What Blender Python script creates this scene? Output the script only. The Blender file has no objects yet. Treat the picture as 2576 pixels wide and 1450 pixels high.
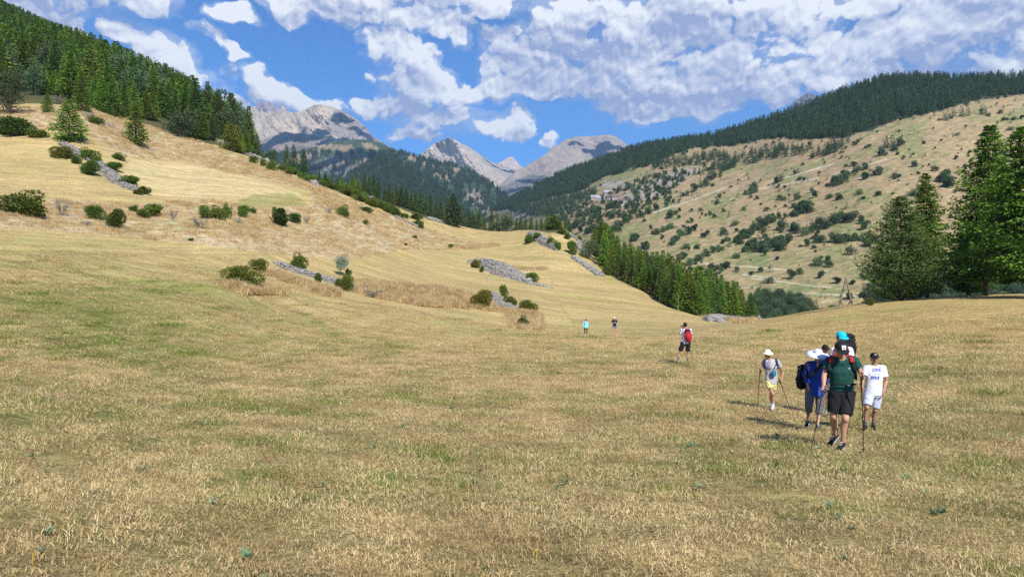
import bpy, bmesh, math, random
import numpy as np
from mathutils import Vector, Matrix, Euler
from mathutils.bvhtree import BVHTree

random.seed(7)
RNG = np.random.default_rng(7)
scene = bpy.context.scene
COL = scene.collection
R = math.radians

# ------------------------------------------------------------------ camera
# all picture positions below are written for a 2576 x 1450 view, focal length 1740
FOC, PCX, PCY = 1740.0, 1288.0, 725.0
PITCH = math.atan(25.0 / FOC)
EYE = 1.6
cam_data = bpy.data.cameras.new('camera')
cam = bpy.data.objects.new('camera', cam_data)
COL.objects.link(cam)
scene.camera = cam
cam_data.sensor_width = 36.0
cam_data.lens = 36.0 * FOC / 2576.0
cam_data.clip_start = 0.1
cam_data.clip_end = 60000.0
cam.location = (0, 0, EYE)
cam.rotation_euler = (math.pi / 2 - PITCH, 0, 0)

# ------------------------------------------------------------------ exposure
scene.view_settings.view_transform = 'Standard'
scene.view_settings.look = 'None'
scene.view_settings.exposure = 0.38
scene.view_settings.gamma = 1.0
scene.view_settings.use_curve_mapping = False
scene.cycles.max_bounces = 6
scene.cycles.diffuse_bounces = 2
scene.cycles.transparent_max_bounces = 12
scene.cycles.volume_bounces = 0
scene.cycles.use_denoising = False
scene.cycles.use_adaptive_sampling = True
scene.cycles.adaptive_threshold = 0.01

# ------------------------------------------------------------------ sun
SUN_AZ, SUN_EL = R(160), R(42)
sun_dir = Vector((math.sin(SUN_AZ) * math.cos(SUN_EL), math.cos(SUN_AZ) * math.cos(SUN_EL), math.sin(SUN_EL)))
sl = bpy.data.lights.new('sun', 'SUN')
sl.energy = 4.7
sl.angle = R(0.53)
sl.color = (1.0, 0.955, 0.88)
so = bpy.data.objects.new('sun', sl)
so.rotation_euler = (-sun_dir).to_track_quat('-Z', 'Y').to_euler()
COL.objects.link(so)

# ------------------------------------------------------------------ node helper
class NT:
    def __init__(s, tree):
        s.t = tree
    def n(s, kind, **kw):
        nd = s.t.nodes.new(kind)
        ins = kw.pop('ins', {})
        for k, v in kw.items():
            setattr(nd, k, v)
        for k, v in ins.items():
            s.set(nd.inputs[k], v)
        return nd
    def set(s, sock, v):
        if isinstance(v, bpy.types.NodeSocket):
            s.t.links.new(v, sock)
        elif isinstance(v, bpy.types.Node):
            s.t.links.new(v.outputs[0], sock)
        else:
            sock.default_value = v
    def m(s, op, a, b=0.0, c=None, clamp=False):
        nd = s.n('ShaderNodeMath', operation=op, use_clamp=clamp)
        s.set(nd.inputs[0], a); s.set(nd.inputs[1], b)
        if c is not None:
            s.set(nd.inputs[2], c)
        return nd.outputs[0]
    def mix(s, f, a, b, blend='MIX'):
        nd = s.n('ShaderNodeMix', data_type='RGBA', blend_type=blend)
        s.set(nd.inputs[0], f); s.set(nd.inputs[6], a); s.set(nd.inputs[7], b)
        return nd.outputs[2]
    def ramp(s, f, lo, hi, a=0.0, b=1.0, smooth=True):
        nd = s.n('ShaderNodeMapRange')
        if smooth: nd.interpolation_type = 'SMOOTHSTEP'
        s.set(nd.inputs[0], f)
        for i, v in enumerate((lo, hi, a, b)):
            s.set(nd.inputs[i + 1], v)
        return nd.outputs[0]
    def noise(s, vec, scale, detail=3.0, rough=0.55, dist=0.0, dims='3D'):
        nd = s.n('ShaderNodeTexNoise', noise_dimensions=dims)
        if vec is not None: s.set(nd.inputs['Vector'], vec)
        nd.inputs['Scale'].default_value = scale
        nd.inputs['Detail'].default_value = detail
        nd.inputs['Roughness'].default_value = rough
        nd.inputs['Distortion'].default_value = dist
        return nd.outputs[0]
    def scalev(s, vec, sc):
        nd = s.n('ShaderNodeVectorMath', operation='MULTIPLY')
        s.set(nd.inputs[0], vec); nd.inputs[1].default_value = sc
        return nd.outputs[0]

# ------------------------------------------------------------------ world: sky and clouds
def px_azel(px, py):
    x, y, z = ray_dir(px, py)
    return math.atan2(x, y), math.asin(z)
def ray_dir(px, py):
    cx, cy = (px - PCX) / FOC, (PCY - py) / FOC
    c, s = math.cos(PITCH), math.sin(PITCH)
    v = Vector((cx, c + s * cy, -s + c * cy))
    return v.normalized()

# clouds: heaps of puffs given by their direction (azimuth, elevation) and angular size
PUFFS = [  # px, py, rx, ry, rotation in degrees (positive = falling to the right), weight
 (20,10,110,60,25,1),(110,45,90,50,38,1),(185,95,55,28,42,.9),(330,-2,120,22,0,.6),(60,-60,220,80,0,1),
 (320,75,48,32,30,.9),(365,105,55,42,40,1),(415,160,62,52,50,1),(470,215,62,50,45,1),(530,255,70,48,35,1),(590,290,60,36,20,1),
 (560,178,28,22,0,.6),(640,208,48,30,20,.8),(680,238,60,34,20,1),(740,256,60,28,10,1),(830,268,50,22,10,.8),(862,262,18,14,0,.6),
 (597,43,54,25,8,.95),(535,88,44,22,20,.8),(575,118,38,20,45,.85),
 (740,15,90,34,5,1),(840,28,85,30,12,1),(900,-10,110,35,0,1),
 (925,85,40,26,10,.9),(985,40,85,46,10,1),(975,110,75,52,20,1),(1040,165,85,50,15,1),(1030,212,75,36,5,1),(1120,225,110,28,5,1),
 (1120,45,90,46,10,1),(1170,88,34,40,10,.8),(1270,12,110,26,0,.9),(1120,-30,180,50,0,1),
 (1290,105,70,42,10,1),(1330,165,110,60,0,1),(1290,215,100,32,0,1),(1400,195,120,50,0,1),(1400,90,130,52,0,1),(1480,30,150,48,0,1),
 (1520,125,140,75,0,1),(1540,215,130,34,0,1),(1560,262,90,30,5,1),(1620,290,80,26,0,1),(1680,210,150,70,0,1),(1700,110,160,80,0,1),
 (1680,30,160,60,0,1),(1850,45,170,60,0,1),(1850,125,150,70,0,1),(1840,210,150,52,0,1),(1790,262,110,30,-5,1),(2000,95,110,62,0,1),
 (1990,185,90,48,0,1),(2030,45,80,50,0,1),(1960,235,80,26,0,.9),(2060,225,40,22,0,.7),
 (2170,45,70,24,10,.8),(2180,180,90,52,0,1),(2280,130,140,70,0,1),(2330,55,150,60,0,1),(2300,190,130,40,0,1),(2440,120,100,60,0,1),(2480,40,170,60,0,1),
 (2540,165,110,36,0,1),(2620,120,120,90,0,1),(2450,-30,300,60,0,1),
 (1000,278,90,42,8,1),(1080,296,95,50,0,1),(1060,345,70,24,0,.8),(1165,300,85,44,0,1),(1225,318,55,26,0,.95),(1285,308,46,34,0,1),(1306,288,30,28,0,.95),
 (1365,345,26,28,0,.85),(1372,375,16,12,0,.5),
]
world = bpy.data.worlds.new('World')
scene.world = world
world.use_nodes = True
wt = world.node_tree
wt.nodes.clear()

def puff_group():
    g = bpy.data.node_groups.new('cloud_heaps', 'ShaderNodeTree')
    g.interface.new_socket('az', in_out='INPUT', socket_type='NodeSocketFloat')
    g.interface.new_socket('el', in_out='INPUT', socket_type='NodeSocketFloat')
    g.interface.new_socket('field', in_out='OUTPUT', socket_type='NodeSocketFloat')
    h = NT(g)
    gi, go = h.n('NodeGroupInput'), h.n('NodeGroupOutput')
    acc = None
    puffs = [(*px_azel(p[0], p[1]), p[2] / FOC, p[3] / FOC, R(p[4]), p[5]) for p in PUFFS]
    # the same kind of sky goes on outside the frame
    rr = random.Random(3)
    for k in range(12):
        a = rr.uniform(0.75, 5.5); e = rr.uniform(0.12, 0.8)
        puffs.append((a - 2 * math.pi if a > math.pi else a, e, rr.uniform(.12, .3), rr.uniform(.04, .1), 0, 1))
    for k in range(5):
        puffs.append((rr.uniform(-.7, .7), rr.uniform(0.52, 1.0), rr.uniform(.12, .3), rr.uniform(.05, .1), 0, 1))
    for (a, e, rx, ry, rot, w) in puffs:
        c, s = math.cos(rot), math.sin(rot)
        # d1 = ((az-a)*c - (el-e)*s)/rx ; d2 = ((az-a)*s + (el-e)*c)/ry
        d1 = h.m('MULTIPLY_ADD', gi.outputs[0], c / rx, (-a * c + e * s) / rx)
        d2 = h.m('MULTIPLY_ADD', gi.outputs[0], s / ry, (-a * s - e * c) / ry)
        d1 = h.m('MULTIPLY_ADD', gi.outputs[1], -s / rx, d1)
        d2 = h.m('MULTIPLY_ADD', gi.outputs[1], c / ry, d2)
        q = h.m('MULTIPLY_ADD', d1, d1, h.m('MULTIPLY', d2, d2))
        f = h.m('MULTIPLY_ADD', q, -w, w)
        acc = f if acc is None else h.m('SMOOTH_MAX', acc, f, 0.3)
    h.set(go.inputs[0], acc)
    return g

def warp_of(h, az, el):
    p = h.n('ShaderNodeCombineXYZ', ins={0: az, 1: h.m('MULTIPLY', el, 1.15), 2: 0.0}).outputs[0]
    w = h.n('ShaderNodeTexNoise', noise_dimensions='2D', ins={'Vector': p, 'Scale': 14.0, 'Detail': 3.0, 'Roughness': 0.55})
    return p, w.outputs['Color']
def heap_group():
    g = bpy.data.node_groups.new('cloud_heap_field', 'ShaderNodeTree')
    for k in ('az', 'el'): g.interface.new_socket(k, in_out='INPUT', socket_type='NodeSocketFloat')
    g.interface.new_socket('heap', in_out='OUTPUT', socket_type='NodeSocketFloat')
    h = NT(g); gi, go = h.n('NodeGroupInput'), h.n('NodeGroupOutput')
    p, w = warp_of(h, gi.outputs[0], gi.outputs[1]); ws = h.n('ShaderNodeSeparateColor', ins={0: w})
    g1 = h.n('ShaderNodeGroup', node_tree=puff_group(), ins={0: h.m('ADD', gi.outputs[0], h.m('MULTIPLY_ADD', ws.outputs[0], 0.085, -0.0425)), 1: h.m('ADD', gi.outputs[1], h.m('MULTIPLY_ADD', ws.outputs[1], 0.05, -0.025))})
    h.set(go.inputs[0], g1.outputs[0])
    return g
def bump_group():
    """cauliflower heads: rounded cells inside rounded cells"""
    g = bpy.data.node_groups.new('cloud_bumps', 'ShaderNodeTree')
    for k in ('az', 'el'): g.interface.new_socket(k, in_out='INPUT', socket_type='NodeSocketFloat')
    for k in ('bumps', 'fine'): g.interface.new_socket(k, in_out='OUTPUT', socket_type='NodeSocketFloat')
    h = NT(g); gi, go = h.n('NodeGroupInput'), h.n('NodeGroupOutput')
    p, w = warp_of(h, gi.outputs[0], gi.outputs[1])
    w2 = h.n('ShaderNodeTexNoise', noise_dimensions='2D', ins={'Vector': p, 'Scale': 60.0, 'Detail': 3.0, 'Roughness': 0.6})
    def sc(v, k): return h.n('ShaderNodeVectorMath', operation='SCALE', ins={0: v, 'Scale': k}).outputs[0]
    def ad(a, b): return h.n('ShaderNodeVectorMath', operation='ADD', ins={0: a, 1: b}).outputs[0]
    pw = ad(ad(p, sc(w, .05)), sc(w2.outputs['Color'], .016))
    def cells(s_): return h.n('ShaderNodeTexVoronoi', voronoi_dimensions='2D', feature='SMOOTH_F1', ins={'Vector': pw, 'Scale': s_, 'Smoothness': .35}).outputs['Distance']
    b = h.m('MULTIPLY_ADD', cells(15.0), -1.0, 0.42)
    b = h.m('MULTIPLY_ADD', cells(33.0), -0.55, h.m('ADD', b, .2))
    b = h.m('MULTIPLY_ADD', cells(80.0), -0.28, h.m('ADD', b, .1))
    nz = h.noise(ad(p, sc(w, .05)), 24.0, 8.0, 0.62, dims='2D')
    h.set(go.inputs[0], b); h.set(go.inputs[1], h.m('SUBTRACT', nz, 0.5))
    return g

def build_world():
    h = NT(wt)
    tc = h.n('ShaderNodeTexCoord')
    sep = h.n('ShaderNodeSeparateXYZ', ins={0: tc.outputs['Generated']})
    az = h.m('ARCTAN2', sep.outputs[0], sep.outputs[1])
    el = h.m('ARCSINE', sep.outputs[2])
    gh, gb = heap_group(), bump_group()
    def at(g, da, de): return h.n('ShaderNodeGroup', node_tree=g, ins={0: h.m('ADD', az, da), 1: h.m('ADD', el, de)})
    h1 = at(gh, 0, 0).outputs[0]; h2 = at(gh, .006, .024).outputs[0]
    b1, b2 = at(gb, 0, 0), at(gb, .0035, .0075)
    fld = h.m('MULTIPLY_ADD', b1.outputs[0], 1.15, h.m('MULTIPLY_ADD', b1.outputs[1], 1.5, h.m('MULTIPLY_ADD', h1, 0.95, -0.10)))
    mask = h.ramp(fld, -0.06, 0.26)
    thin = h.ramp(h.m('MULTIPLY_ADD', b1.outputs[1], 1.6, h1), -0.40, 0.35, 0, 0.35)
    mask = h.m('MAXIMUM', mask, thin)
    # lit where the heap thins towards the sun, greyer at its base and in the thick of it
    dh = h.m('SUBTRACT', h1, h2); db = h.m('SUBTRACT', b1.outputs[0], b2.outputs[0])
    low = h.noise(h.n('ShaderNodeCombineXYZ', ins={0: az, 1: h.m('MULTIPLY', el, 1.8), 2: 0.0}).outputs[0], 6.0, 3.0, 0.55, dims='2D')
    lit = h.m('MULTIPLY_ADD', dh, 0.85, h.m('MULTIPLY_ADD', low, 2.9, CLOUD_BASE - 1.50))
    lit = h.m('MULTIPLY_ADD', db, 2.1, lit)
    lit = h.m('MULTIPLY_ADD', b1.outputs[0], 0.35, lit)
    lit = h.m('MULTIPLY_ADD', b1.outputs[1], 0.9, lit)
    lit = h.m('MULTIPLY_ADD', h.ramp(h1, 0.2, 1.0), -0.18, lit)
    lit = h.ramp(lit, -0.30, 1.30, smooth=False)
    ccol = h.mix(lit, (0.27, 0.325, 0.52, 1), (0.83, 0.84, 0.87, 1))
    sky = h.n('ShaderNodeTexSky', sky_type='NISHITA', sun_disc=False, sun_elevation=SUN_EL, sun_rotation=SUN_AZ,
              altitude=1700, air_density=1.0, dust_density=0.1, ozone_density=3.0)
    blue = h.mix(1.0, sky.outputs[0], SKYTINT, 'MULTIPLY')
    c10 = h.n('ShaderNodeVectorMath', operation='SCALE', ins={0: ccol, 'Scale': 1.0 / SKYSTR}).outputs[0]
    fin = h.mix(mask, blue, c10)
    bg = h.n('ShaderNodeBackground', ins={'Color': fin, 'Strength': SKYSTR})
    out = h.n('ShaderNodeOutputWorld')
    h.set(out.inputs[0], bg.outputs[0])
CLOUD_BASE = 0.52
SKYTINT = (0.20, 0.62, 1.02, 1)
SKYSTR = 0.12
build_world()
world.cycles.sampling_method = 'MANUAL'
world.cycles.sample_map_resolution = 256

# ------------------------------------------------------------------ numeric helpers
def gnoise(x, y, seed=0):
    x = np.asarray(x, float); y = np.asarray(y, float)
    xi = np.floor(x).astype(np.int64); yi = np.floor(y).astype(np.int64)
    xf, yf = x - xi, y - yi
    def g(ix, iy):
        h = (ix * 374761393 + iy * 668265263 + seed * 974711) & 0xffffffff
        h = ((h ^ (h >> 13)) * 1274126177) & 0xffffffff
        h = h ^ (h >> 16)
        a = (h & 0xffff) / 65536.0 * 2 * np.pi
        return np.cos(a), np.sin(a)
    u = xf * xf * xf * (xf * (xf * 6 - 15) + 10); v = yf * yf * yf * (yf * (yf * 6 - 15) + 10)
    def d(ax, ay):
        gx, gy = g(xi + ax, yi + ay)
        return gx * (xf - ax) + gy * (yf - ay)
    a = d(0, 0) * (1 - u) + d(1, 0) * u
    b = d(0, 1) * (1 - u) + d(1, 1) * u
    return (a * (1 - v) + b * v) * 1.5
def fbm(x, y, octv=4, seed=0, gain=0.5, ridged=False):
    t, a, f, tot = 0, 1.0, 1.0, 0
    for o in range(octv):
        n = gnoise(x * f, y * f, seed + o * 17)
        if ridged: n = 1 - 2 * np.abs(n)
        t = t + a * n; tot += a; a *= gain; f *= 2.03
    return t / tot
class TPS:
    def __init__(s, P, V, lam=1e-4):
        P = np.asarray(P, float); V = np.asarray(V, float)
        s.P = P; n = len(P)
        K = s.k(P) + lam * np.eye(n)
        Q = np.hstack([np.ones((n, 1)), P])
        A = np.block([[K, Q], [Q.T, np.zeros((3, 3))]])
        s.w = np.linalg.solve(A, np.concatenate([V, np.zeros(3)]))
    def k(s, X):
        d2 = ((X[:, None, :] - s.P[None]) ** 2).sum(-1)
        return 0.5 * d2 * np.log(d2 + 1e-12)
    def __call__(s, X):
        X = np.asarray(X, float); out = np.empty(len(X))
        for i in range(0, len(X), 40000):
            Y = X[i:i + 40000]
            out[i:i + 40000] = s.k(Y) @ s.w[:-3] + s.w[-3] + Y @ s.w[-2:]
        return out
def world_pt(px, py, d):
    """point seen at picture position (px,py) at forward distance d"""
    px = np.asarray(px, float); py = np.asarray(py, float); d = np.asarray(d, float)
    cx, cy = (px - PCX) / FOC, (PCY - py) / FOC
    c, s = math.cos(PITCH), math.sin(PITCH)
    Y = c + s * cy; Z = -s + c * cy
    return np.stack([cx / Y * d, np.ones_like(cx) * d, EYE + Z / Y * d], -1)
def to_px(P):
    P = np.asarray(P, float)
    c, s = math.cos(PITCH), math.sin(PITCH)
    x, y, z = P[..., 0], P[..., 1], P[..., 2] - EYE
    f = y * c - z * s; u = y * s + z * c
    f = np.where(f < 1e-3, 1e-3, f)
    return PCX + x / f * FOC, PCY - u / f * FOC
def in_poly(px, py, poly):
    ins = np.zeros(px.shape, bool)
    n = len(poly)
    for i in range(n):
        x1, y1 = poly[i]; x2, y2 = poly[(i + 1) % n]
        if y1 == y2: continue
        c = ((y1 > py) != (y2 > py)) & (px < (x2 - x1) * (py - y1) / (y2 - y1) + x1)
        ins ^= c
    return ins
def line_dist(px, py, line):
    best = np.full(px.shape, 1e9)
    for (x1, y1), (x2, y2) in zip(line[:-1], line[1:]):
        dx, dy = x2 - x1, y2 - y1
        t = np.clip(((px - x1) * dx + (py - y1) * dy) / (dx * dx + dy * dy + 1e-9), 0, 1)
        best = np.minimum(best, np.hypot(px - x1 - t * dx, py - y1 - t * dy))
    return best
def mesh_from(name, V, F, smooth=True, cols=None, extra=None):
    V = np.asarray(V, np.float32); F = np.asarray(F, np.int32)
    me = bpy.data.meshes.new(name)
    me.vertices.add(len(V)); me.vertices.foreach_set('co', V.ravel())
    k = F.shape[1]
    me.loops.add(F.size); me.loops.foreach_set('vertex_index', F.ravel())
    me.polygons.add(len(F)); me.polygons.foreach_set('loop_start', np.arange(0, F.size, k, dtype=np.int32))
    me.update(calc_edges=True)
    if smooth: me.polygons.foreach_set('use_smooth', np.ones(len(F), bool))
    if cols is not None:
        C = np.ones((len(V), 4), np.float32); C[:, :3] = cols
        a = me.color_attributes.new('Col', 'FLOAT_COLOR', 'POINT'); a.data.foreach_set('color', C.ravel())
    for k2, arr in (extra or {}).items():
        a = me.attributes.new(k2, 'FLOAT_VECTOR', 'POINT'); a.data.foreach_set('vector', np.asarray(arr, np.float32).ravel())
    return me
def grid_faces(nu, nv):
    i = np.arange(nu * nv).reshape(nv, nu)
    return np.stack([i[:-1, :-1], i[:-1, 1:], i[1:, 1:], i[1:, :-1]], -1).reshape(-1, 4)
def link(name, me, mat=None, parent=None, **props):
    o = bpy.data.objects.new(name, me); COL.objects.link(o)
    if mat is not None and len(me.materials) == 0: me.materials.append(mat)
    if parent is not None: o.parent = parent
    for k, v in props.items(): o[k] = v
    return o
def smooth01(x, a, b):
    t = np.clip((x - a) / (b - a), 0, 1)
    return t * t * (3 - 2 * t)

# ------------------------------------------------------------------ materials of the land
def new_mat(name):
    m = bpy.data.materials.new(name); m.use_nodes = True
    m.node_tree.nodes.clear()
    return m, NT(m.node_tree)
def finish(m, h, color, rough=0.95, bump=None, bs=0.3, bd=0.1, spec=0.1, sss=None, normal=None, **kw):
    b = h.n('ShaderNodeBsdfPrincipled', ins={'Base Color': color, 'Roughness': rough, 'Specular IOR Level': spec})
    if bump is not None:
        bn = h.n('ShaderNodeBump', ins={'Height': bump, 'Strength': bs, 'Distance': bd})
        h.set(b.inputs['Normal'], bn.outputs[0])
    for k, v in kw.items(): h.set(b.inputs[k.replace('_', ' ')], v)
    o = h.n('ShaderNodeOutputMaterial'); h.set(o.inputs[0], b.outputs[0])
    return m
def meadow_material():
    m, h = new_mat('meadow')
    col = h.n('ShaderNodeAttribute', attribute_name='Col').outputs['Color']
    suv = h.n('ShaderNodeAttribute', attribute_name='suv').outputs['Vector']
    pos = h.n('ShaderNodeNewGeometry').outputs['Position']
    streak = h.noise(h.scalev(suv, (0.55, 0.035, 1)), 1.0, 4.0, 0.6)
    fine = h.noise(h.scalev(suv, (2.2, 0.35, 1)), 1.0, 3.0, 0.6)
    tuft = h.noise(pos, 3.2, 4.0, 0.7)
    blade = h.noise(pos, 14.0, 3.0, 0.7)
    sep = h.n('ShaderNodeSeparateXYZ', ins={0: suv})
    k = h.ramp(streak, 0.3, 0.72, 0.80, 1.18)
    c = h.mix(h.m('MULTIPLY', 1.0, sep.outputs[2]), col, h.n('ShaderNodeVectorMath', operation='SCALE', ins={0: col, 'Scale': k}).outputs[0])
    green = h.ramp(h.noise(h.scalev(suv, (0.16, 0.06, 1)), 1.0, 3.0), 0.5, 0.68, 0, 0.4)
    c = h.mix(green, c, h.mix(1.0, c, (0.70, 1.0, 0.62, 1), 'MULTIPLY'))
    c = h.n('ShaderNodeVectorMath', operation='SCALE', ins={0: c, 'Scale': h.ramp(fine, 0.25, 0.75, 0.8, 1.2)}).outputs[0]
    c = h.n('ShaderNodeVectorMath', operation='SCALE', ins={0: c, 'Scale': h.ramp(tuft, 0.3, 0.7, 0.72, 1.22)}).outputs[0]
    c = h.n('ShaderNodeVectorMath', operation='SCALE', ins={0: c, 'Scale': h.ramp(blade, 0.3, 0.7, 0.7, 1.25)}).outputs[0]
    hgt = h.m('ADD', h.m('MULTIPLY', tuft, 0.7), h.m('MULTIPLY_ADD', fine, 0.6, h.m('MULTIPLY', blade, 0.35)))
    return finish(m, h, c, bump=hgt, bs=0.75, bd=0.16)
def slope_material(name, nscale, bd, contrast=0.25):
    m, h = new_mat(name)
    col = h.n('ShaderNodeAttribute', attribute_name='Col').outputs['Color']
    pos = h.n('ShaderNodeNewGeometry').outputs['Position']
    a = h.noise(pos, nscale, 6.0, 0.65)
    c = h.n('ShaderNodeVectorMath', operation='SCALE', ins={0: col, 'Scale': h.ramp(a, 0.25, 0.75, 1 - contrast, 1 + contrast)}).outputs[0]
    return finish(m, h, c, bump=a, bs=0.6, bd=bd)
MEADOW = meadow_material()

# ------------------------------------------------------------------ the meadow and the hill on the left: one sheet
CP = []   # px, py, forward distance
def colpts(px, *rows):
    for d, py in rows: CP.append((px, py, d))
colpts(-250, (4.5,1450),(10,1080),(20,880),(28,770),(38,650),(58,550),(66,500),(85,440),(105,350),(128,270),(150,200),(300,60),(500,-60))
colpts(0, (4.6,1450),(10,1100),(20,900),(28,800),(38,700),(58,600),(66,560),(85,500),(105,430),(128,352),(150,282),(220,212),(300,150),(450,85),(600,42),(800,60),(1400,300))
colpts(200, (140,330),(170,275),(230,215),(300,175),(420,140),(600,150),(1000,400))
colpts(400, (5,1450),(12,1100),(26,900),(38,800),(54,700),(80,600),(90,560),(112,500),(140,430),(168,372),(195,325),(240,288),(320,246),(420,250),(700,400),(1200,600))
colpts(560, (50,735),(85,600),(105,540),(150,440),(180,400),(215,355),(250,335),(320,345),(600,520))
colpts(700, (5.1,1450),(12.5,1100),(32,900),(50,800),(75,700),(90,640),(100,600),(115,560),(140,500),(180,440),(208,420),(250,432),(330,480),(600,660))
colpts(850, (150,520),(185,480),(225,474),(270,490),(400,580))
colpts(1000, (5.2,1450),(13,1100),(36,900),(62,800),(78,750),(98,700),(130,640),(150,600),(180,550),(212,518),(250,528),(320,580),(600,760))
colpts(1150, (62,830),(84,770),(110,715),(140,655),(165,615),(195,582),(222,566),(260,575),(340,640),(600,780))
colpts(1300, (5.2,1450),(12.5,1130),(32,920),(60,842),(85,790),(125,700),(155,650),(182,605),(215,582),(260,592),(340,650),(600,790))
colpts(1400, (150,660),(168,615),(188,588),(225,585),(280,610),(400,700))
colpts(1500, (5.2,1450),(12,1130),(30,932),(68,843),(90,800),(115,750),(140,700),(162,660),(182,648),(230,680),(320,740),(600,820))
colpts(1620, (95,800),(118,760),(138,722),(160,705),(200,730),(300,790))
colpts(1720, (68,842),(88,815),(108,790),(124,775),(150,785),(200,815),(350,860))
colpts(1820, (5.2,1450),(12,1128),(14,1092),(18,1034),(30,915),(57,846),(80,818),(105,806),(130,806),(170,830),(300,880),(600,870))
colpts(2100, (5.2,1450),(11.5,1128),(14,1088),(18,1032),(30,925),(50,838),(75,792),(100,774),(130,776),(180,840),(300,900),(600,880))
colpts(2400, (5.3,1450),(11.5,1140),(18.5,1000),(28,900),(50,800),(70,762),(90,746),(115,748),(160,790),(300,880),(600,880))
colpts(2600, (5.3,1450),(11.5,1140),(18.5,1000),(28,895),(50,795),(70,757),(90,743),(115,744),(160,780),(300,880),(600,880))
colpts(2850, (5.3,1450),(11.5,1150),(28,890),(50,790),(90,742),(160,770),(600,880))
CPa = np.array(CP, float)
Wp = world_pt(CPa[:, 0], CPa[:, 1], CPa[:, 2])
r_ = np.hypot(Wp[:, 0], Wp[:, 1]); a_ = np.arctan2(Wp[:, 0], Wp[:, 1])
KR = 0.9
slope_fn = TPS(np.stack([a_ * 2.6, np.log(r_) * KR], -1), Wp[:, 2] / r_, lam=4e-4)
def mound(X, Y, px, py, d, w, hgt, ang=0, el=1.0):
    c = world_pt(px, py, d)
    dx, dy = X - c[0], Y - c[1]
    ca, sa = math.cos(ang), math.sin(ang)
    u, v = dx * ca + dy * sa, (-dx * sa + dy * ca) / el
    return hgt * np.exp(-(u * u + v * v) / (w * w))
def ground_z(X, Y):
    r = np.maximum(np.hypot(X, Y), 0.05); a = np.arctan2(X, Y)
    ac = np.clip(a, -0.78, 0.78)
    s = slope_fn(np.stack([ac * 2.6, np.log(np.maximum(r, 3.5)) * KR], -1))
    back = smooth01(np.abs(a), 0.9, 2.2)
    s = s * (1 - back) + back * (0.06 * smooth01(r, 5, 200))
    z = s * r
    fade = smooth01(r, 2, 12)
    z = z + fade * (0.03 * gnoise(X / 1.3, Y / 1.3, 5) + 0.07 * gnoise(X / 6, Y / 6, 6)) + 0.35 * smooth01(r, 20, 90) * gnoise(X / 23, Y / 23, 8)
    z = z + mound(X, Y, 1420, 610, 178, 11, 1.8)
    return z
# one polar sheet all round: fine where the camera looks, coarse behind
az = np.concatenate([np.linspace(-math.pi, -0.76, 40)[:-1], np.linspace(-0.76, 0.76, 1000), np.linspace(0.76, math.pi, 40)[1:]])
rr_ = np.concatenate([[0.02, 0.5, 1, 2, 3], np.geomspace(3.5, 60, 200), np.geomspace(60.6, 330, 220), np.geomspace(335, 1500, 50)])
A, RR = np.meshgrid(az, rr_)
GX, GY = (RR * np.sin(A)).ravel(), (RR * np.cos(A)).ravel()
GZ = ground_z(GX, GY)
GV = np.stack([GX, GY, GZ], -1)
GP = to_px(GV)
gpx, gpy = GP
vis = GY > 1.0
gpx = np.where(vis, gpx, -9999.); gpy = np.where(vis, gpy, 9999.)
gr = np.hypot(GX, GY)

UNMOWN = [
 [(-300,500),(60,508),(190,505),(330,515),(520,500),(640,520),(770,520),(800,500),(900,520),(1010,545),(1070,575),(1150,598),(1240,622),(1150,628),(1000,628),(930,642),(860,655),(760,640),(600,625),(430,606),(200,585),(0,568),(-300,555)],
 [(60,270),(210,265),(420,330),(560,375),(700,430),(830,478),(960,535),(990,560),(850,545),(790,515),(770,480),(690,455),(560,430),(460,405),(330,395),(220,340),(100,320),(-100,310),(-100,250)],
 [(905,700),(960,712),(1080,722),(1180,735),(1230,770),(1300,790),(1190,775),(1050,768),(960,752),(900,735)],
 [(660,676),(700,680),(830,735),(822,744),(740,712),(660,690)],
 [(1130,618),(1250,612),(1260,618),(1170,628)],
 [(1290,672),(1370,672),(1370,680),(1290,680)],
 [(1525,680),(1600,715),(1700,775),(1790,805),(1900,812),(1850,800),(1740,775),(1640,725),(1560,680)],
 [(1285,782),(1340,788),(1342,815),(1322,832),(1300,815)],
 [(560,712),(600,735),(680,738),(700,725),(640,728),(600,722)],
]
HAY = [[(330,400),(450,408),(560,432),(690,462),(760,490),(690,505),(560,500),(440,495),(360,490),(300,440)]]
STONY = []
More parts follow.
